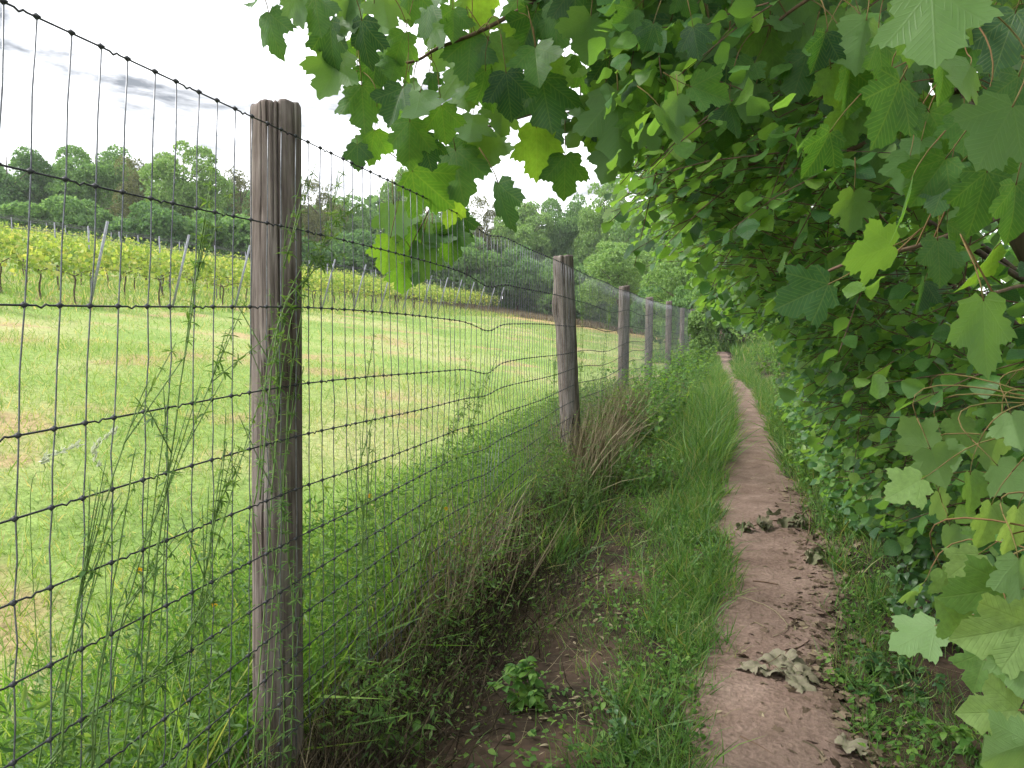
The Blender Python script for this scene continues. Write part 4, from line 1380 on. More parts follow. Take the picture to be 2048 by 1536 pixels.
weeds = [
    (-.85, 8.6, .75, .45, 46, .075, OVATE, M['weed'], 'nettle_clump', 'bright nettle clump on the path side of the third fence post', 'nettle'),
    (-.8, 10.6, .85, .55, 60, .08, OVATE, M['weed'], 'nettle_clump', 'tall yellow green nettles between the third and fourth fence posts', 'nettle'),
    (-.75, 13.2, .85, .6, 64, .085, OVATE, M['weed'], 'nettle_clump', 'leafy weed bank in front of the fourth fence post', 'nettle'),
    (-.5, 16.6, .8, .6, 60, .09, OVATE, M['weed'], 'nettle_clump', 'weed bank in front of the far, closely spaced fence posts', 'nettle'),
    (-.55, 21.0, .9, .6, 80, .10, OVATE, M['weed'], 'nettle_clump', 'tall bushy weeds against the far end of the fence', 'nettle'),
    (1.25, 9.8, .55, .5, 40, .07, OVATE, M['weed'], 'nettle_clump', 'low nettles right of the path under the hazel hedge', 'nettle'),
    (1.4, 12.5, .7, .5, 44, .075, OVATE, M['weed'], 'nettle_clump', 'pale nettle patch where the path narrows on its right side', 'nettle'),
    (1.6, 16.0, .85, .6, 48, .085, OVATE, M['weed'], 'nettle_clump', 'far nettle bank on the right side of the path bend', 'nettle'),
    (1.55, 20.5, .9, .65, 44, .09, OVATE, M['weed'], 'nettle_clump', 'grassy nettle bank near the far end of the path', 'nettle'),
    (1.0, 5.6, .34, .3, 26, .055, OVATE, M['weed'], 'nettle_clump', 'low leafy weeds between the path and the brambles', 'nettle'),
    (1.05, 7.2, .45, .4, 34, .06, OVATE, M['weed'], 'nettle_clump', 'pale leafy weeds at the right path edge past the brambles', 'nettle'),
    (-.55, 6.6, .4, .3, 26, .055, OVATE, M['weed'], 'nettle_clump', 'young nettles in the grass beside the dead weeds of the second post', 'nettle'),
    (-.62, 2.75, .16, .14, 7, .06, OVATE, M['weed'], 'weed', 'small weed with toothed leaves on the bare soil below the straw', 'weed'),
    (-.98, 2.28, .15, .08, 4, .085, OVATE, M['weed'], 'weed', 'broad leaved weed at the very foot of the nearest post', 'weed'),
    (-.25, 2.5, .12, .16, 10, .035, OVATE, M['bramble'], 'ground_ivy', 'ivy trailing beside the left edge of the path', 'ivy'),
    (.72, 3.25, .10, .18, 16, .04, OVATE, M['bramble'], 'ground_ivy', 'dark creeping ivy right of the wilted leaves', 'ivy'),
    (.95, 2.75, .12, .2, 14, .045, OVATE, M['weed'], 'weed', 'small leafy weeds in the grass at the lower right', 'weed'),
    (-1.02, 5.2, .55, .22, 16, .05, NARROW, M['cleaver'], 'goosegrass_clump', 'goosegrass sprawling from the fence foot before the second post', 'weed'),
    (-.98, 6.3, .6, .3, 22, .05, NARROW, M['cleaver'], 'goosegrass_clump', 'goosegrass tangle around the foot of the second post', 'weed'),
]
for (x, y, H, W, ns_, lf, tm, mt, nm, lab, cat) in weeds:
    weed(nm, lab, cat, x, y, H, W, ns_, lf, OV_LO if (tm is OVATE and y > 9) else tm, mt)

# ------------------------------------------------------------------ goosegrass climbing the mesh: stems with whorls of narrow leaves
NAR = round_leaf(21, .15, .25, 0, tooth=False, aspect=.22, n=4)


def cleavers(label, pts, n_branch=4, leaf=.030, gap=.05):
    pts = np.asarray(pts, float)
    c = curve(pts, 26, .004)
    root = thing('goosegrass_plant', label, 'climbing weed', c[0], 'goosegrass climbing the fence')
    bl = B()
    lines = [(c, .0024)]
    for k in range(2):
        f_ = rng.uniform(.55, .95)
        off = np.array([rng.normal(0, .015), rng.normal(0, .09), 0])
        e = c[int(25 * f_)] + off * 1.5 + np.array([0, rng.normal(0, .06), rng.uniform(-.05, .05)])
        lines.append((curve([c[0] + off, c[int(10 * f_)] + off * rng.uniform(.4, 1.2), e], 18, .004), .0021))
    for k in range(n_branch + 3):
        i = int(rng.integers(6, 24))
        d = unit(unit(c[min(i + 2, 25)] - c[i] + [0, 0, 1e-3]) + rng.normal(0, .28, 3)) * rng.uniform(.12, .3)
        d[0] *= .4
        side = np.array([rng.normal(0, .02), rng.normal(0, .05), rng.uniform(.0, .06)])
        lines.append((curve([c[i], c[i] + .5 * d + .5 * side, c[i] + d + side], 8), .0018))
    for q, (ln, r_) in enumerate(lines):
        part('stem', B().tube(ln, np.linspace(r_, r_ * .6, len(ln)), 4), M['gstem'], root)
        L_ = np.concatenate([[0], np.cumsum(np.linalg.norm(np.diff(ln, axis=0), axis=1))])
        for s in np.arange(.05, L_[-1], gap * rng.uniform(.85, 1.2)):
            p = np.array([np.interp(s, L_, ln[:, a]) for a in range(3)])
            t = unit(np.array([np.interp(s + .01, L_, ln[:, a]) for a in range(3)]) - p + [0, 0, 1e-4])
            a = unit(np.cross(t, rng.normal(size=3)))
            b_ = np.cross(t, a)
            m = int(rng.integers(4, 8))
            az = np.arange(m) * 2 * math.pi / m + rng.uniform(0, 1)
            tip = np.cos(az)[:, None] * a + np.sin(az)[:, None] * b_ + t * .35 + rng.normal(0, .3, (m, 3)) - np.array([0, 0, .25])
            bl.inst(NAR, frames(tip, np.tile(t, (m, 1)), leaf * rng.uniform(.7, 1.25) * (1.1 - .5 * s / L_[-1]) * rng.uniform(.6, 1.2, m)), np.tile(p, (m, 1)))
    part('leaf_whorls', bl, M['cleaver'], root, 'stuff')
    return root


def fpt(px, py, side=.0):
    """a point at the mesh (side > 0: path side) seen at photo pixel px, py"""
    a = (px - 1024) / F
    d = FWD + a * RGT - (py - 768) / F * UPV
    z = (FX0 + .088 + side) / d[0]
    return CAM + z * d


for lab, pl_, nb in [
    ('goosegrass stem reaching highest left of the nearest post', [(270, 1560), (300, 1150), (345, 800), (400, 420)], 5),
    ('goosegrass leaning right across the mesh towards the post foot', [(190, 1560), (260, 1200), (380, 880), (470, 640)], 6),
    ('goosegrass curling up the mesh nearest to the left photo edge', [(120, 1580), (150, 1250), (210, 1000), (300, 760)], 5),
    ('goosegrass climbing the sunlit face of the nearest post', [(500, 1580), (530, 1200), (560, 800), (575, 430)], 7),
    ('goosegrass slanting over the post to the upper right', [(520, 1000), (565, 640), (640, 530), (688, 345)], 5),
    ('goosegrass bunched on the shaded side of the nearest post', [(580, 1580), (585, 1250), (560, 980), (580, 700)], 7),
    ('goosegrass arching from the mesh bottom below the left knots', [(330, 1580), (380, 1300), (430, 1050), (450, 880)], 6),
    ('goosegrass thicket low against the left part of the mesh', [(60, 1580), (220, 1400), (330, 1330), (420, 1180)], 6),
    ('thin goosegrass leaning up the middle of the second mesh span', [(800, 1230), (850, 1040), (900, 880), (950, 760)], 6),
    ('goosegrass hooked over the wire just before the kinked stays', [(820, 1180), (880, 1000), (940, 860), (975, 740)], 4),
    ('dry topped goosegrass standing two stays right of the post', [(720, 1350), (725, 1100), (722, 900), (735, 720)], 4),
    ('goosegrass spilling from the mesh beside the second post', [(1080, 980), (1090, 880), (1110, 780), (1105, 650)], 6),
    ('goosegrass hung along the dark wire of the second post', [(1165, 930), (1160, 800), (1165, 650), (1158, 540)], 7),
    ('goosegrass rising between the second and third posts', [(1200, 860), (1205, 760), (1215, 660), (1220, 590)], 6)]:
    cleavers(lab, [fpt(a, b_, rng.uniform(-.02, .035)) for a, b_ in pl_], nb)

# ------------------------------------------------------------------ yellow flowers and pale grass heads
pet = T([[0, 0, 0], [.35, .5, .12], [0, 1, .1], [-.35, .5, .12]], [[0, 1, 2, 3]])
bf = B()
az = np.arange(9) * 2 * math.pi / 9
bf.inst(pet, frames(np.stack([np.cos(az), np.sin(az), 0 * az + .3], -1), np.tile([0, 0, 1.], (9, 1)), np.full(9, .014)), np.zeros((9, 3)))
bf.inst(pet, frames(np.stack([np.cos(az + .3), np.sin(az + .3), 0 * az + .9], -1), np.tile([0, 0, 1.], (9, 1)), np.full(9, .009)), np.zeros((9, 3)))
fl_head = bf.mesh('flower_head', M['flower'])
for (px, py, z, lab) in [(429, 1208, 2.7, 'largest yellow hawkbit flower, left of the nearest post foot'), (892, 1018, 4.6, 'yellow flower behind the kinked stays'),
                         (930, 1085, 4.3, 'yellow flower low behind the second mesh span'), (960, 895, 6.0, 'small yellow flower by the kink in the wires'),
                         (280, 1140, 3.2, 'pale yellow flower in the grass left of the largest one'), (740, 992, 4.2, 'yellow flower right of the nearest post'),
                         (1072, 850, 7.4, 'orange yellow flower just left of the second post')]:
    p = at(px, py, z)
    g = float(gh(p[0], p[1]))
    root = thing('yellow_flower', lab, 'flower', (p[0], p[1], g), 'yellow flowers in the meadow')
    part('stem', B().tube(curve([[p[0], p[1], g - .02], [p[0] + .01, p[1], .5 * (g + p[2])], p], 6), .0018, 4), M['gstem'], root)
    put('flower_head', fl_head, root, frames(np.array([[.2, .3, 1.]]), np.array([[.5, -.75, .5]]), [1.0 if z < 3 else 1.3])[0], p)
for (pts, z, lab) in [([(205, 1010), (215, 960), (185, 905), (230, 862)], 2.6, 'pale feathery grass head bent over right of the third stay'),
                      ([(60, 1010), (90, 940), (85, 918), (150, 893)], 2.5, 'pale feathery grass head lying leftmost behind the mesh')]:
    q = [at(a, b_, z) for a, b_ in pts]
    g0 = q[0].copy()
    g0[2] = float(gh(g0[0], g0[1])) - .02
    c = curve([g0] + q, 20)
    root = thing('grass_head', lab, 'grass', g0, 'pale grass heads behind the mesh')
    part('stem', B().tube(c, .0013, 4), M['gstem'], root)
    bl = B()
    for p in c[12:]:
        m = 9
        bl.inst(NARROW[0], frames(unit(c[-1] - c[12]) + rv(m) * .5, rv(m), rng.uniform(.014, .026, m)), np.tile(p, (m, 1)) + rng.normal(0, .004, (m, 3)))
    part('panicle', bl, M['panicle'], root)

# ------------------------------------------------------------------ things lying on the path
WILT_ME = mesh_variants('fallen_leaf', [lobed_leaf(31, .12, .05, .25, curl=.3), lobed_leaf(32, .35, .1, .25), lobed_leaf(33, -.15, -.1, .3)], [M['wilt'], M['twig']])


def ground_at(px, py, lift=0.0):
    d = FWD + (px - 1024) / F * RGT - (py - 768) / F * UPV
    z = -EYE / d[2]
    p = CAM + z * d
    p[2] = float(gh(p[0], p[1])) + .012 + lift
    return p


for (px, py, w, ang, lab) in [
    (1500, 1350, .13, 200, 'wilted grey green sycamore leaf at the left end of the leaf heap on the path'),
    (1545, 1365, .12, -60, 'fan shaped wilted leaf lying lowest left in the leaf heap'),
    (1555, 1335, .15, 100, 'large flat wilted leaf in the middle of the leaf heap'),
    (1590, 1345, .13, 60, 'creased wilted leaf at the upper right of the leaf heap'),
    (1582, 1368, .11, -10, 'rolled narrow wilted leaf lying across the leaf heap'),
    (1618, 1375, .10, -40, 'star shaped wilted leaf at the right end of the leaf heap'),
    (1605, 1390, .11, -20, 'wilted leaf lying flat just below the leaf heap'),
    (1705, 1510, .11, 30, 'grey folded leaf at the grass edge near the bottom of the photo'),
    (1775, 1285, .12, 150, 'grey curled leaf in the ivy right of the path')]:
    p = ground_at(px, py, .012 + .012 * rng.random())
    a = R(ang)
    tip = np.array([math.cos(a), math.sin(a), rng.normal(0, .12)])
    o = put('fallen_leaf', WILT_ME[int(rng.integers(0, 3))], None, frames(tip[None], np.array([[rng.normal(0, .12), rng.normal(0, .12), 1.]]), [w * .9])[0], p - .4 * w * tip)
    tag(o, lab, 'leaf', 'fallen leaves on the path')

# withered branch across the path
wr = ground_at(1640, 1075, .02)
root = thing('fallen_branch', 'broken twig with dark withered leaves lying right across the path', 'branch', wr)
ln = curve([ground_at(1636, 1038, .03), ground_at(1612, 1040, .05), ground_at(1590, 1058, .04), ground_at(1540, 1058, .05), ground_at(1490, 1066, .02)], 18, .002)
part('twig', B().tube(ln, np.linspace(.008, .004, 18), 6), M['twig'], root)
part('twig', B().tube(curve([ln[3], ground_at(1618, 1070, .02), ground_at(1610, 1095, .01)], 8), np.linspace(.006, .003, 8), 5), M['twig'], root)
WD = mesh_variants('leaf', [lobed_leaf(41, .8, .4, .2, curl=.6), lobed_leaf(42, .6, .7, .25), lobed_leaf(43, 1.1, .3, .2)], [M['wilt_dark'], M['twig']])
for i in range(13):
    p = ln[int(rng.integers(6, 18))] + rng.normal(0, .012, 3) + [0, 0, .012]
    put('leaf', WD[i % 3], root, frames(np.array([[rng.normal(0, .6), -.7, -.35 + rng.normal(0, .3)]]), rv(1) + [0, 0, .6], [rng.uniform(.06, .1)])[0], p)
root = thing('fallen_branch', 'small broken twig with drooping withered leaves at the right path edge', 'branch', ground_at(1640, 1120, .02))
ln = curve([ground_at(1660, 1108, .04), ground_at(1630, 1118, .03), ground_at(1600, 1120, .015)], 10, .002)
part('twig', B().tube(ln, np.linspace(.006, .003, 10), 5), M['twig'], root)
for i in range(6):
    p = ln[int(rng.integers(0, 8))] + [rng.normal(0, .02), -.02 - .05 * rng.random(), .01]
    put('leaf', WD[i % 3], root, frames(np.array([[rng.normal(0, .4), -.8, -.3]]), rv(1) + [0, 0, .6], [rng.uniform(.06, .1)])[0], p)

for pts, r_, lab in [
    ([(1470, 1192), (1535, 1215), (1572, 1250), (1570, 1270), (1545, 1282)], .0032, 'long curved stalk arching over the path above the leaf heap'),
    ([(1505, 1166), (1530, 1168), (1556, 1172)], .005, 'short dark stick lying level on the path below the withered branch'),
    ([(1570, 1312), (1600, 1302), (1618, 1288)], .0035, 'thin straight stick just above the leaf heap'),
    ([(1570, 1432), (1575, 1445), (1582, 1458)], .006, 'short pale stick chip on the path below the leaf heap'),
    ([(1605, 1498), (1632, 1512), (1650, 1536)], .005, 'pale curved stalk at the bottom of the path'),
    ([(1480, 1485), (1520, 1505), (1555, 1530)], .004, 'brown stick at the lower left edge of the path'),
    ([(1528, 1262), (1510, 1250), (1500, 1256)], .003, 'tiny bent twig inside the curved stalk'),
    ([(1165, 1215), (1120, 1240), (1080, 1262)], .0035, 'bare straw coloured stalk lying on the shaded soil by the fence')]:
    c = curve([ground_at(a, b_, .006) for a, b_ in pts], 10, .001)
    o = link('twig', B().tube(c, np.linspace(r_, r_ * .5, 10), 5).mesh('twig', M['straw'] if ('pale' in lab or 'straw' in lab or 'stalk' in lab) else M['twig'], c[0]), None, tuple(c[0]))
    tag(o, lab, 'twig', 'twigs on the ground')

for (px, py, r_, lab) in [(1535, 1425, .011, 'small rounded stone set in the path below the leaf heap'), (1495, 1235, .009, 'small pale stone at the left side of the path above the heap'),
                          (1640, 1460, .012, 'half buried stone at the right side of the path near the photo bottom'), (1520, 1110, .009, 'small stone just below the withered branch'),
                          (1565, 985, .012, 'stone in the middle of the path beyond the withered branch')]:
    p = ground_at(px, py, -.003)
    V = rv(60) * [1.2, .9, .6] * (1 + .12 * rng.normal(size=(60, 1)))
    import bmesh
    bmm = bmesh.new()
    for q in V * r_:
        bmm.verts.new(q)
    hull = bmesh.ops.convex_hull(bmm, input=bmm.verts)
    bmesh.ops.delete(bmm, geom=[g for g in hull['geom_interior'] if isinstance(g, bmesh.types.BMVert)], context='VERTS')
    me = bpy.data.meshes.new('stone')
    bmm.to_mesh(me)
    bmm.free()
    me.materials.append(M['soilbit'])
    tag(link('stone', me, None, tuple(p)), lab, 'stone', 'stones in the path')

# crumbs, leaf scraps and stem bits on path and bare soil
b = B()
n = 9000
y = 1.4 + 12 * rng.uniform(0, 1, n) ** 1.6
l, r_ = path_lr(y)
x = np.where(rng.random(n) < .6, r_ - .02 - np.abs(rng.normal(0, .14, n)), l + rng.uniform(0, 1, n) * (r_ - l))
kt = T(oc.V / .0065, [[0, a, a % 4 + 1] for a in range(1, 5)] + [[5, a % 4 + 1, a] for a in range(1, 5)])
Rm = frames(rv(n), rv(n), rng.uniform(.001, .006, n) * rng.uniform(.3, 1.4, n))
b.inst(kt, Rm, np.stack([x, y, gh(x, y) + .008], -1))
o = link('soil_crumbs', b.mesh('soil_crumbs', M['soilbit'], smooth=False))
tag(o, 'small crumbs of soil on the path', 'soil', kind='stuff')
n = 3200
y = 1.4 + 8 * rng.uniform(0, 1, n) ** 1.3
l, r_ = path_lr(y)
x = np.where(rng.random(n) < .5, rng.uniform(-1.25, -.1, n), r_ + rng.normal(.0, .16, n))
b = B()
add_mixed(b, NARROW, frames(rv(n) * [1, 1, .15], np.array([0, 0, 1.]) + rv(n) * .4, rng.uniform(.012, .045, n)), np.stack([x, y, gh(x, y) + .012], -1))
o = link('leaf_litter', b.mesh('leaf_litter', [M['straw']]))
o['kind'] = 'stuff'
nb = 900
yb_ = 1.4 + 6 * rng.uniform(0, 1, nb)
xb_ = np.where(rng.random(nb) < .8, rng.uniform(-1.2, -.15, nb), rng.uniform(.4, 1.0, nb))
b = B()
ab = rng.uniform(0, 6.28, nb)
tb = np.stack([np.cos(ab), np.sin(ab), rng.uniform(-.05, .18, nb)], -1)
thin = T(BL[3].V[:, [0, 2, 1]] * np.array([.25, 1, .6]), [[0, 1, 3, 2], [2, 3, 5, 4], [4, 5, 6]])
b.inst(thin, frames(tb, np.array([0, 0, 1.]) + rv(nb) * .3, rng.uniform(.08, .34, nb)), np.stack([xb_, yb_, gh(xb_, yb_) + .015], -1))
tag(link('fallen_stems', b.mesh('fallen_stems', [M['straw']])), 'dry stems lying across the bare soil by the fence', 'litter', kind='stuff')
n = 1500
y = 1.4 + 5.5 * rng.uniform(0, 1, n) ** 1.1
l, r_ = path_lr(y)
x = r_ + rng.normal(.02, .11, n)
b = B()
add_mixed(b, SYC_LO, frames(rv(n) * [1, 1, .2], np.array([0, 0, 1.]) + rv(n) * .6, rng.uniform(.012, .05, n)), np.stack([x, y, gh(x, y) + .016], -1))
tag(link('leaf_scraps', b.mesh('leaf_scraps', [M['scrap']])), 'dark crumbled leaf scraps along the right path edge', 'litter', kind='stuff')
tag(o, 'dry stem and leaf litter on the soil', 'litter', kind='stuff')

# ------------------------------------------------------------------ vineyard
def vine_mesh(seed):
    bl, bt = B(), B()
    m = 190
    x = rng.uniform(-.62, .62, m)
    z = .58 + .85 * rng.beta(1.6, 1.5, m)
    P = np.stack([x, rng.normal(0, .14, m), z], -1)
    add_mixed(bl, HAZ_LO, frames(rv(m) + [0, 0, -.1], np.array([0, 0, .6]) + rv(m), rng.uniform(.08, .15, m)), P)
    for k in range(7):
        xx = rng.uniform(-.55, .55)
        m = 7
        zz = np.linspace(1.15, 1.38 + rng.uniform(.05, .3), m)
        P = np.stack([xx + rng.normal(0, .03, m), rng.normal(0, .05, m), zz], -1)
        add_mixed(bl, HAZ_LO, frames(rv(m), np.array([0, 0, .6]) + rv(m), rng.uniform(.06, .10, m)), P)
    bt.tube(curve([[0, 0, -.1], [.03, .02, .3], [-.02, 0, .62], [.05, 0, .78]], 8), [.03, .026, .024, .022, .022, .022, .02, .018], 5)
    bt.tube([[.0, 0, .72], [.3, 0, .82], [.6, 0, .84]], [.014, .011, .008], 4)
    bt.tube([[.0, 0, .72], [-.3, 0, .82], [-.6, 0, .84]], [.014, .011, .008], 4)
    return bl.mesh('foliage', M['vine']), bt.mesh('trunk', M['bark'])


VM = [vine_mesh(k) for k in range(5)]
row_y = [11.7] + [14.8 + 3.05 * k for k in range(15)]
nv = 0
vroot = None
for ri, ry in enumerate(row_y):
    xe = -14.5 - .05 * (ry - 14.8)
    reach = {0: 12}.get(ri, min(1.17 * ry + 2 + xe + 5, 24))
    # trellis
    lean_ = .68
    g = float(gh(xe, ry))
    ordn = ['', 'leftmost', 'second', 'third', 'fourth', 'fifth', 'sixth', 'seventh', 'eighth', 'ninth', 'tenth', 'eleventh', 'twelfth', 'thirteenth', 'fourteenth', 'last'][ri]
    if ri == 0:
        row_label, vine_label = 'vine trellis of the foremost row running out at the left photo edge', 'young grapevine in the foremost row at the left photo edge'
    else:
        far_ = '' if ri in (1, 15) else ' from the left'
        row_label = 'vine trellis with the ' + ordn + ' slanted grey end post' + far_
        vine_label = 'yellow green grapevine in the row behind the ' + ordn + ' slanted end post' + far_
    tr = thing('vine_trellis', row_label, 'trellis', (xe, ry, g), 'vineyard trellis rows')
    part('end_post', B().tube([[xe + .0, ry, g - .1], [xe + lean_, ry, g + 2.05]], .032, 8), M['vpost'], tr)
    nx = int(reach // 4.2)
    tops = [np.array([xe + .05, ry, 0])]
    for k in range(1, nx + 1):
        xp = xe - 4.2 * k + 1.5
        gp = float(gh(xp, ry))
        part('trellis_post', B().tube([[xp, ry, gp - .1], [xp, ry, gp + 2.0]], .022, 6), M['vpost'], tr)
    for wz in (.8, 1.25, 1.65, 1.95):
        xs_ = np.linspace(xe + lean_ * wz / 2, xe - reach, 14)
        part('trellis_wire', B().tube(np.stack([xs_, np.full(14, ry), gh(xs_, ry) + wz], -1), .0045, 4), M['wire'], tr)
    k = 0
    xv = xe - .35
    while xv > xe - reach and nv < 300:
        fm, tm_ = VM[int(rng.integers(0, 5))]
        gz = float(gh(xv, ry))
        v = thing('grapevine', vine_label, 'grapevine', (xv, ry, gz), 'grapevines of the vineyard')
        v.rotation_euler = (0, 0, math.pi * int(rng.integers(0, 2)) + rng.normal(0, .06))
        s = rng.uniform(.9, 1.12)
        v.scale = (1, 1, s)
        link('foliage', fm, v)
        link('trunk', tm_, v)
        nv += 1
        xv -= 1.12 + rng.normal(0, .06)

# grass and weeds under the vines
n = 18000
y = rng.uniform(10, 60, n)
x = -14.0 - np.abs(rng.normal(0, 1, n)) * 9
o = grass('vineyard_grass', x, y, rng.uniform(.12, .4, n), M['meadow'], BL_FAT, lean=.5)
tag(o, 'rough grass under the vines', 'grass', kind='stuff')
n = 14000
x = -rng.uniform(2.5, 26, n)
y = rng.uniform(55, 64, n)
o = grass('hay_strip', x, y, rng.uniform(.3, .6, n), M['straw'], BL_FAT, lean=.3, wscale=.8)
tag(o, 'strip of tall tan dry grass at the far edge of the meadow', 'grass', kind='stuff')

# ------------------------------------------------------------------ wood behind
def tuft(seed):
    r_ = np.random.default_rng(seed)
    V, Fc = [], []
    for k in range(3):
        a = r_.normal(size=3)
        a /= np.linalg.norm(a)
        q = np.cross(a, r_.normal(size=3))
        q /= np.linalg.norm(q)
        c = r_.normal(0, .28, 3)
        o_ = len(V)
        V += [list(c - .42 * q), list(c + .3 * a), list(c + .42 * q), list(c - .3 * a + .1 * q)]
        Fc.append([o_, o_ + 1, o_ + 2, o_ + 3])
    return T(V, Fc)


TUFT = [tuft(s) for s in range(6)]


def crown_pts(H, W, n, lobes, base=.18, spread=1.0, flat=.75):
    """points on the surface of many lobes that fill the crown"""
    c = []
    while len(c) < lobes:
        p = rng.uniform(-1, 1, 3)
        if np.linalg.norm(p) < 1 and np.linalg.norm(p) > .25:
            p[2] = p[2] if p[2] > -.7 else -.5
            c.append(p)
    c = np.array(c) * .78
    rad = rng.uniform(.2, .40, lobes) * (1.1 - .3 * np.abs(c[:, 2]))
    i = rng.choice(lobes, n, p=rad ** 2 / (rad ** 2).sum())
    d = rv(n)
    d[:, 2] = np.where(rng.random(n) < .65, np.abs(d[:, 2]), d[:, 2])
    p = c[i] + d * rad[i][:, None] * (rng.uniform(.75, 1.06, n)[:, None]) ** .5 * [1, 1, flat]
    z0, z1 = base * H, H
    out = np.empty_like(p)
    out[:, 0], out[:, 1] = p[:, 0] * W * .5, p[:, 1] * W * .5
    out[:, 2] = z0 + (p[:, 2] + 1) * .5 * (z1 - z0)
    return out, d


def tree_meshes(H, W, n, lobes, mat, leaf=.3, base=.18, limbs=9):
    P, d = crown_pts(H, W, n, lobes, base)
    bl = B()
    add_mixed(bl, TUFT, frames(d + rv(n) * .7, rv(n), rng.uniform(.6, 1.25, n) * leaf), P)
    bt = B()
    c = curve([[0, 0, -.4], [.1, 0, H * .2], [-.1, .1, H * .5], [0, 0, H * .88]], 14, .02)
    bt.tube(c, np.linspace(.035 * H * .6, .02, 14), 8)
    for k in range(limbs):
        i = int(rng.integers(3, 11))
        a = rng.uniform(0, 6.28)
        e = c[i] + np.array([math.cos(a) * W * .36, math.sin(a) * W * .36, H * rng.uniform(.1, .25)])
        bt.tube(curve([c[i], .5 * (c[i] + e) + [0, 0, .1], e], 7), np.linspace(.012 * H * .6, .015, 7), 5)
    return bl.mesh('crown', mat), bt.mesh('trunk', M['bark'])


KINDS = {
    'oak': [tree_meshes(12, 9.5, 6500, 34, M['t_oak']) for _ in range(2)],
    'dark': [tree_meshes(11, 9, 6000, 30, M['t_dark'], base=.04) for _ in range(2)],
    'light': [tree_meshes(12, 8.5, 6500, 32, M['t_light'], leaf=.3) for _ in range(2)],
    'olive': [tree_meshes(12, 8, 4200, 30, M['t_olive'], leaf=.24)],
    'birch': [tree_meshes(13, 4.5, 1500, 26, M['t_olive'], leaf=.22, base=.25, limbs=16)],
    'bush': [tree_meshes(4.5, 6, 3600, 22, M['t_dark'], leaf=.27, base=-.05, limbs=5), tree_meshes(4.5, 6, 3600, 22, M['t_oak'], leaf=.27, base=-.05, limbs=5)],
}
BASEH = {'oak': (12, 9.5), 'dark': (11, 9), 'light': (12, 8.5), 'olive': (12, 8), 'birch': (13, 4.5), 'bush': (4.5, 6)}


def tree(kind, px, ytop, z, wpx, label, cat='tree', name=None, v=None):
    H0, W0 = BASEH[kind]
    p = at(px, ytop, z)
    g = float(gh(p[0], p[1])) - .1
    H, W = p[2] - g, wpx / F * z
    root = thing(name or 'woodland_tree', label, cat, (p[0], p[1], g), 'trees along the edge of the wood' if cat == 'tree' else 'bushes along the edge of the wood')
    root.rotation_euler = (0, 0, rng.uniform(0, 6.28))
    root.scale = (W / W0, W / W0, H / (H0 * .97))
    cm, tm_ = KINDS[kind][rng.integers(0, len(KINDS[kind])) if v is None else v]
    link('crown', cm, root)
    link('trunk', tm_, root)
    return root


for a in [
    ('dark', 10, 278, 56, 190, 'dark tree at the left photo edge of the wood'),
    ('oak', 85, 305, 60, 150, 'grey green tree second from the left photo edge'),
    ('oak', 190, 280, 58, 190, 'broad tree rising behind the third stay of the mesh'),
    ('olive', 275, 312, 56, 120, 'sparse olive brown tree beside the tall pale one'),
    ('light', 365, 276, 55, 170, 'tall pale green round tree left of the nearest post'),
    ('birch', 478, 322, 58, 70, 'thin bare twigged birch just left of the nearest post'),
    ('birch', 540, 300, 60, 75, 'second thin birch hidden behind the nearest post'),
    ('olive', 640, 352, 64, 100, 'yellowish tree just right of the nearest post'),
    ('oak', 705, 382, 68, 120, 'rounded green tree above the second mesh span'),
    ('light', 800, 318, 72, 110, 'light crowned tree poking up behind the hanging sycamore leaves'),
    ('oak', 890, 392, 70, 130, 'green tree behind the branch tip that touches the fence'),
    ('olive', 975, 385, 74, 90, 'brownish tree with bare twigs over the vineyard end'),
    ('light', 1050, 382, 70, 130, 'pale rounded tree left of the second post top'),
    ('oak', 1130, 378, 72, 130, 'tall tree right behind the second post top'),
    ('light', 1215, 352, 68, 140, 'high tree in the gap left of the hazel twigs'),
    ('light', 1240, 470, 50, 170, 'full round tree behind the third and fourth posts'),
    ('oak', 1300, 380, 60, 160, 'tree behind the overhanging hazel twigs'),
    ('light', 1365, 488, 36, 165, 'bright tree leaning over the far end of the fence'),
    ('oak', 1450, 420, 44, 220, 'tree closing the far end of the path')]:
    tree(*a)
for a in [
    ('bush', 40, 400, 50, 200, 'dark bush at the wood edge by the left photo border'), ('bush', 160, 385, 50, 180, 'bush under the broad tree'),
    ('bush', 290, 400, 50, 190, 'bush under the olive brown tree'), ('bush', 430, 410, 52, 200, 'bush under the thin birch'),
    ('bush', 570, 430, 54, 180, 'bush behind the nearest post'), ('bush', 700, 450, 58, 180, 'dark bush above the vines right of the nearest post'),
    ('bush', 810, 455, 60, 170, 'bush behind the leaves hanging over the fence'), ('bush', 930, 460, 62, 170, 'bush above the end of the vine rows'),
    ('bush', 1035, 480, 64, 150, 'dark bush behind the top of the second mesh span'), ('bush', 1120, 500, 62, 150, 'dark bush right behind the second post'),
    ('bush', 1210, 530, 56, 130, 'dark bush between the second and third posts'), ('bush', 1300, 560, 40, 120, 'shaded bush behind the fourth post'),
    ('bush', 1375, 560, 34, 110, 'shaded bush behind the last visible posts'), ('bush', 1405, 595, 30, 80, 'yellow green bush swallowing the far end of the fence'),
    ('bush', 1470, 540, 38, 150, 'dark bush over the vanishing point of the path')]:
    tree(*a, cat='bush', name='woodland_bush')

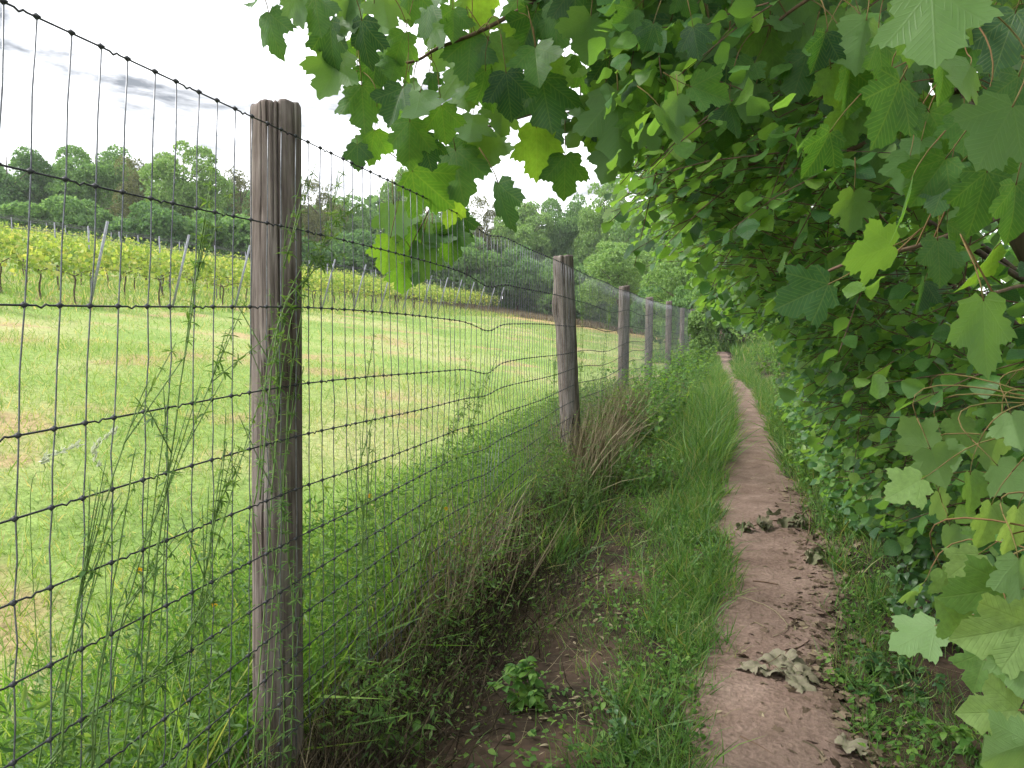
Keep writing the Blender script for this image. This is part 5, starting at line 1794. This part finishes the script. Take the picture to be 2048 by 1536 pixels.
# the depth of the wood behind the first trees: one mass
b = B()
for px in range(-150, 1900, 65):
    z = 76 + 10 * rng.random() if px > 600 else 68 + 8 * rng.random()
    yt = np.interp(px, [-150, 0, 200, 400, 600, 900, 1200, 1900], [320, 330, 330, 345, 400, 415, 400, 380]) + rng.normal(0, 12)
    p = at(px, yt, z)
    g = float(gh(p[0], p[1]))
    H = p[2] - g
    P, d = crown_pts(H, 8.5, 800, 20, -.2)
    P += [p[0], p[1], g]
    add_mixed(b, TUFT, frames(d + rv(len(P)) * .7, rv(len(P)), rng.uniform(.8, 1.3, len(P))), P)
o = link('wood', b.mesh('wood', M['t_dark']))
tag(o, 'mass of dark woodland behind the first row of trees', 'wood', kind='stuff')

# undergrowth along the foot of the wood
n = 6500
x = -rng.uniform(-2, 34, n)
y = 65.5 + rng.normal(0, 1.2, n) + np.where(x > -3, -8 * (x + 3) / 5, 0)
P = np.stack([x, y, gh(x, y) + (2.6 + .8 * np.sin(x * .9) + .5 * np.sin(x * 2.3)) * rng.uniform(0, 1, n) ** 1.2], -1)
b = add_mixed(B(), TUFT, frames(rv(n) + [0, -.5, .5], rv(n), rng.uniform(.25, .5, n)), P)
tag(link('undergrowth', b.mesh('undergrowth', M['t_dark'])), 'dark undergrowth along the foot of the wood', 'undergrowth', kind='stuff')

# hedge shrubs along the far part of the path
def far_shrub(x, y, H, W, label, mat, n=3600, leaf=.13):
    g = float(gh(x, y)) - .05
    root = thing('hedge_shrub', label, 'bush', (x, y, g), 'far shrubs of the hedge')
    P, d = crown_pts(H, W, n, 26, -.03)
    bl = add_mixed(B(), TUFT, frames(d + rv(n) * .7, rv(n), rng.uniform(.6, 1.25, n) * leaf), P)
    link('crown', bl.mesh('crown', mat), root)
    bt = B()
    for k in range(6):
        a = rng.uniform(0, 6.28)
        e = np.array([math.cos(a) * W * .35, math.sin(a) * W * .35, H * .8])
        bt.tube(curve([[0, 0, -.1], .45 * e + [0, 0, .2], e], 8), np.linspace(.025, .008, 8), 5)
    link('stems', bt.mesh('stems', M['bark']), root)


for (x, y, H, W, lab, mt) in [
    (2.9, 13.5, 4.2, 3.6, 'shrub of the hedge just beyond the hazel bushes', M['hazel']),
    (2.8, 17.0, 4.4, 3.6, 'shrub of the hedge at the first bend of the path', M['hazel']),
    (2.6, 21.0, 4.2, 3.6, 'shrub of the hedge above the far nettle bank', M['t_light']),
    (2.4, 26.0, 4.2, 3.8, 'shrub of the hedge near the far end of the path', M['t_light']),
    (1.6, 38.5, 4.0, 4.2, 'dark shrub where the path disappears', M['t_oak']),
    (-1.2, 37.0, 3.2, 3.4, 'shrub left of the spot where the path disappears', M['t_light']),
    (-.28, 27.5, 2.7, 1.3, 'pale green shrub standing against the fence far down the path', M['t_light'])]:
    far_shrub(x, y, H, W, lab, mt)

# ------------------------------------------------------------------ thin summer haze
hz, N, Lk = newmat('summer_haze')
pv = N.new("ShaderNodeVolumePrincipled")
pv.inputs['Color'].default_value = (0.93, 0.96, 1.0, 1)
pv.inputs['Density'].default_value = 0.0006
pv.inputs['Anisotropy'].default_value = 0.2
ov = N.new("ShaderNodeOutputMaterial")
Lk(pv.outputs[0], ov.inputs['Volume'])
bx = np.array([[sx_ * 206 if sx_ else 0, sy_, sz_] for sx_, sy_, sz_ in [(-1, -16, -4), (1, -16, -4), (1, 206, -4), (-1, 206, -4), (-1, -16, 26), (1, -16, 26), (1, 206, 26), (-1, 206, 26)]], float)
b = B().add(bx, [0, 3, 2, 1, 4, 5, 6, 7, 0, 1, 5, 4, 1, 2, 6, 5, 2, 3, 7, 6, 3, 0, 4, 7], [4] * 6)
o = link('haze', b.mesh('haze', hz, smooth=False))
tag(o, 'thin summer haze in the air', 'haze', kind='stuff')
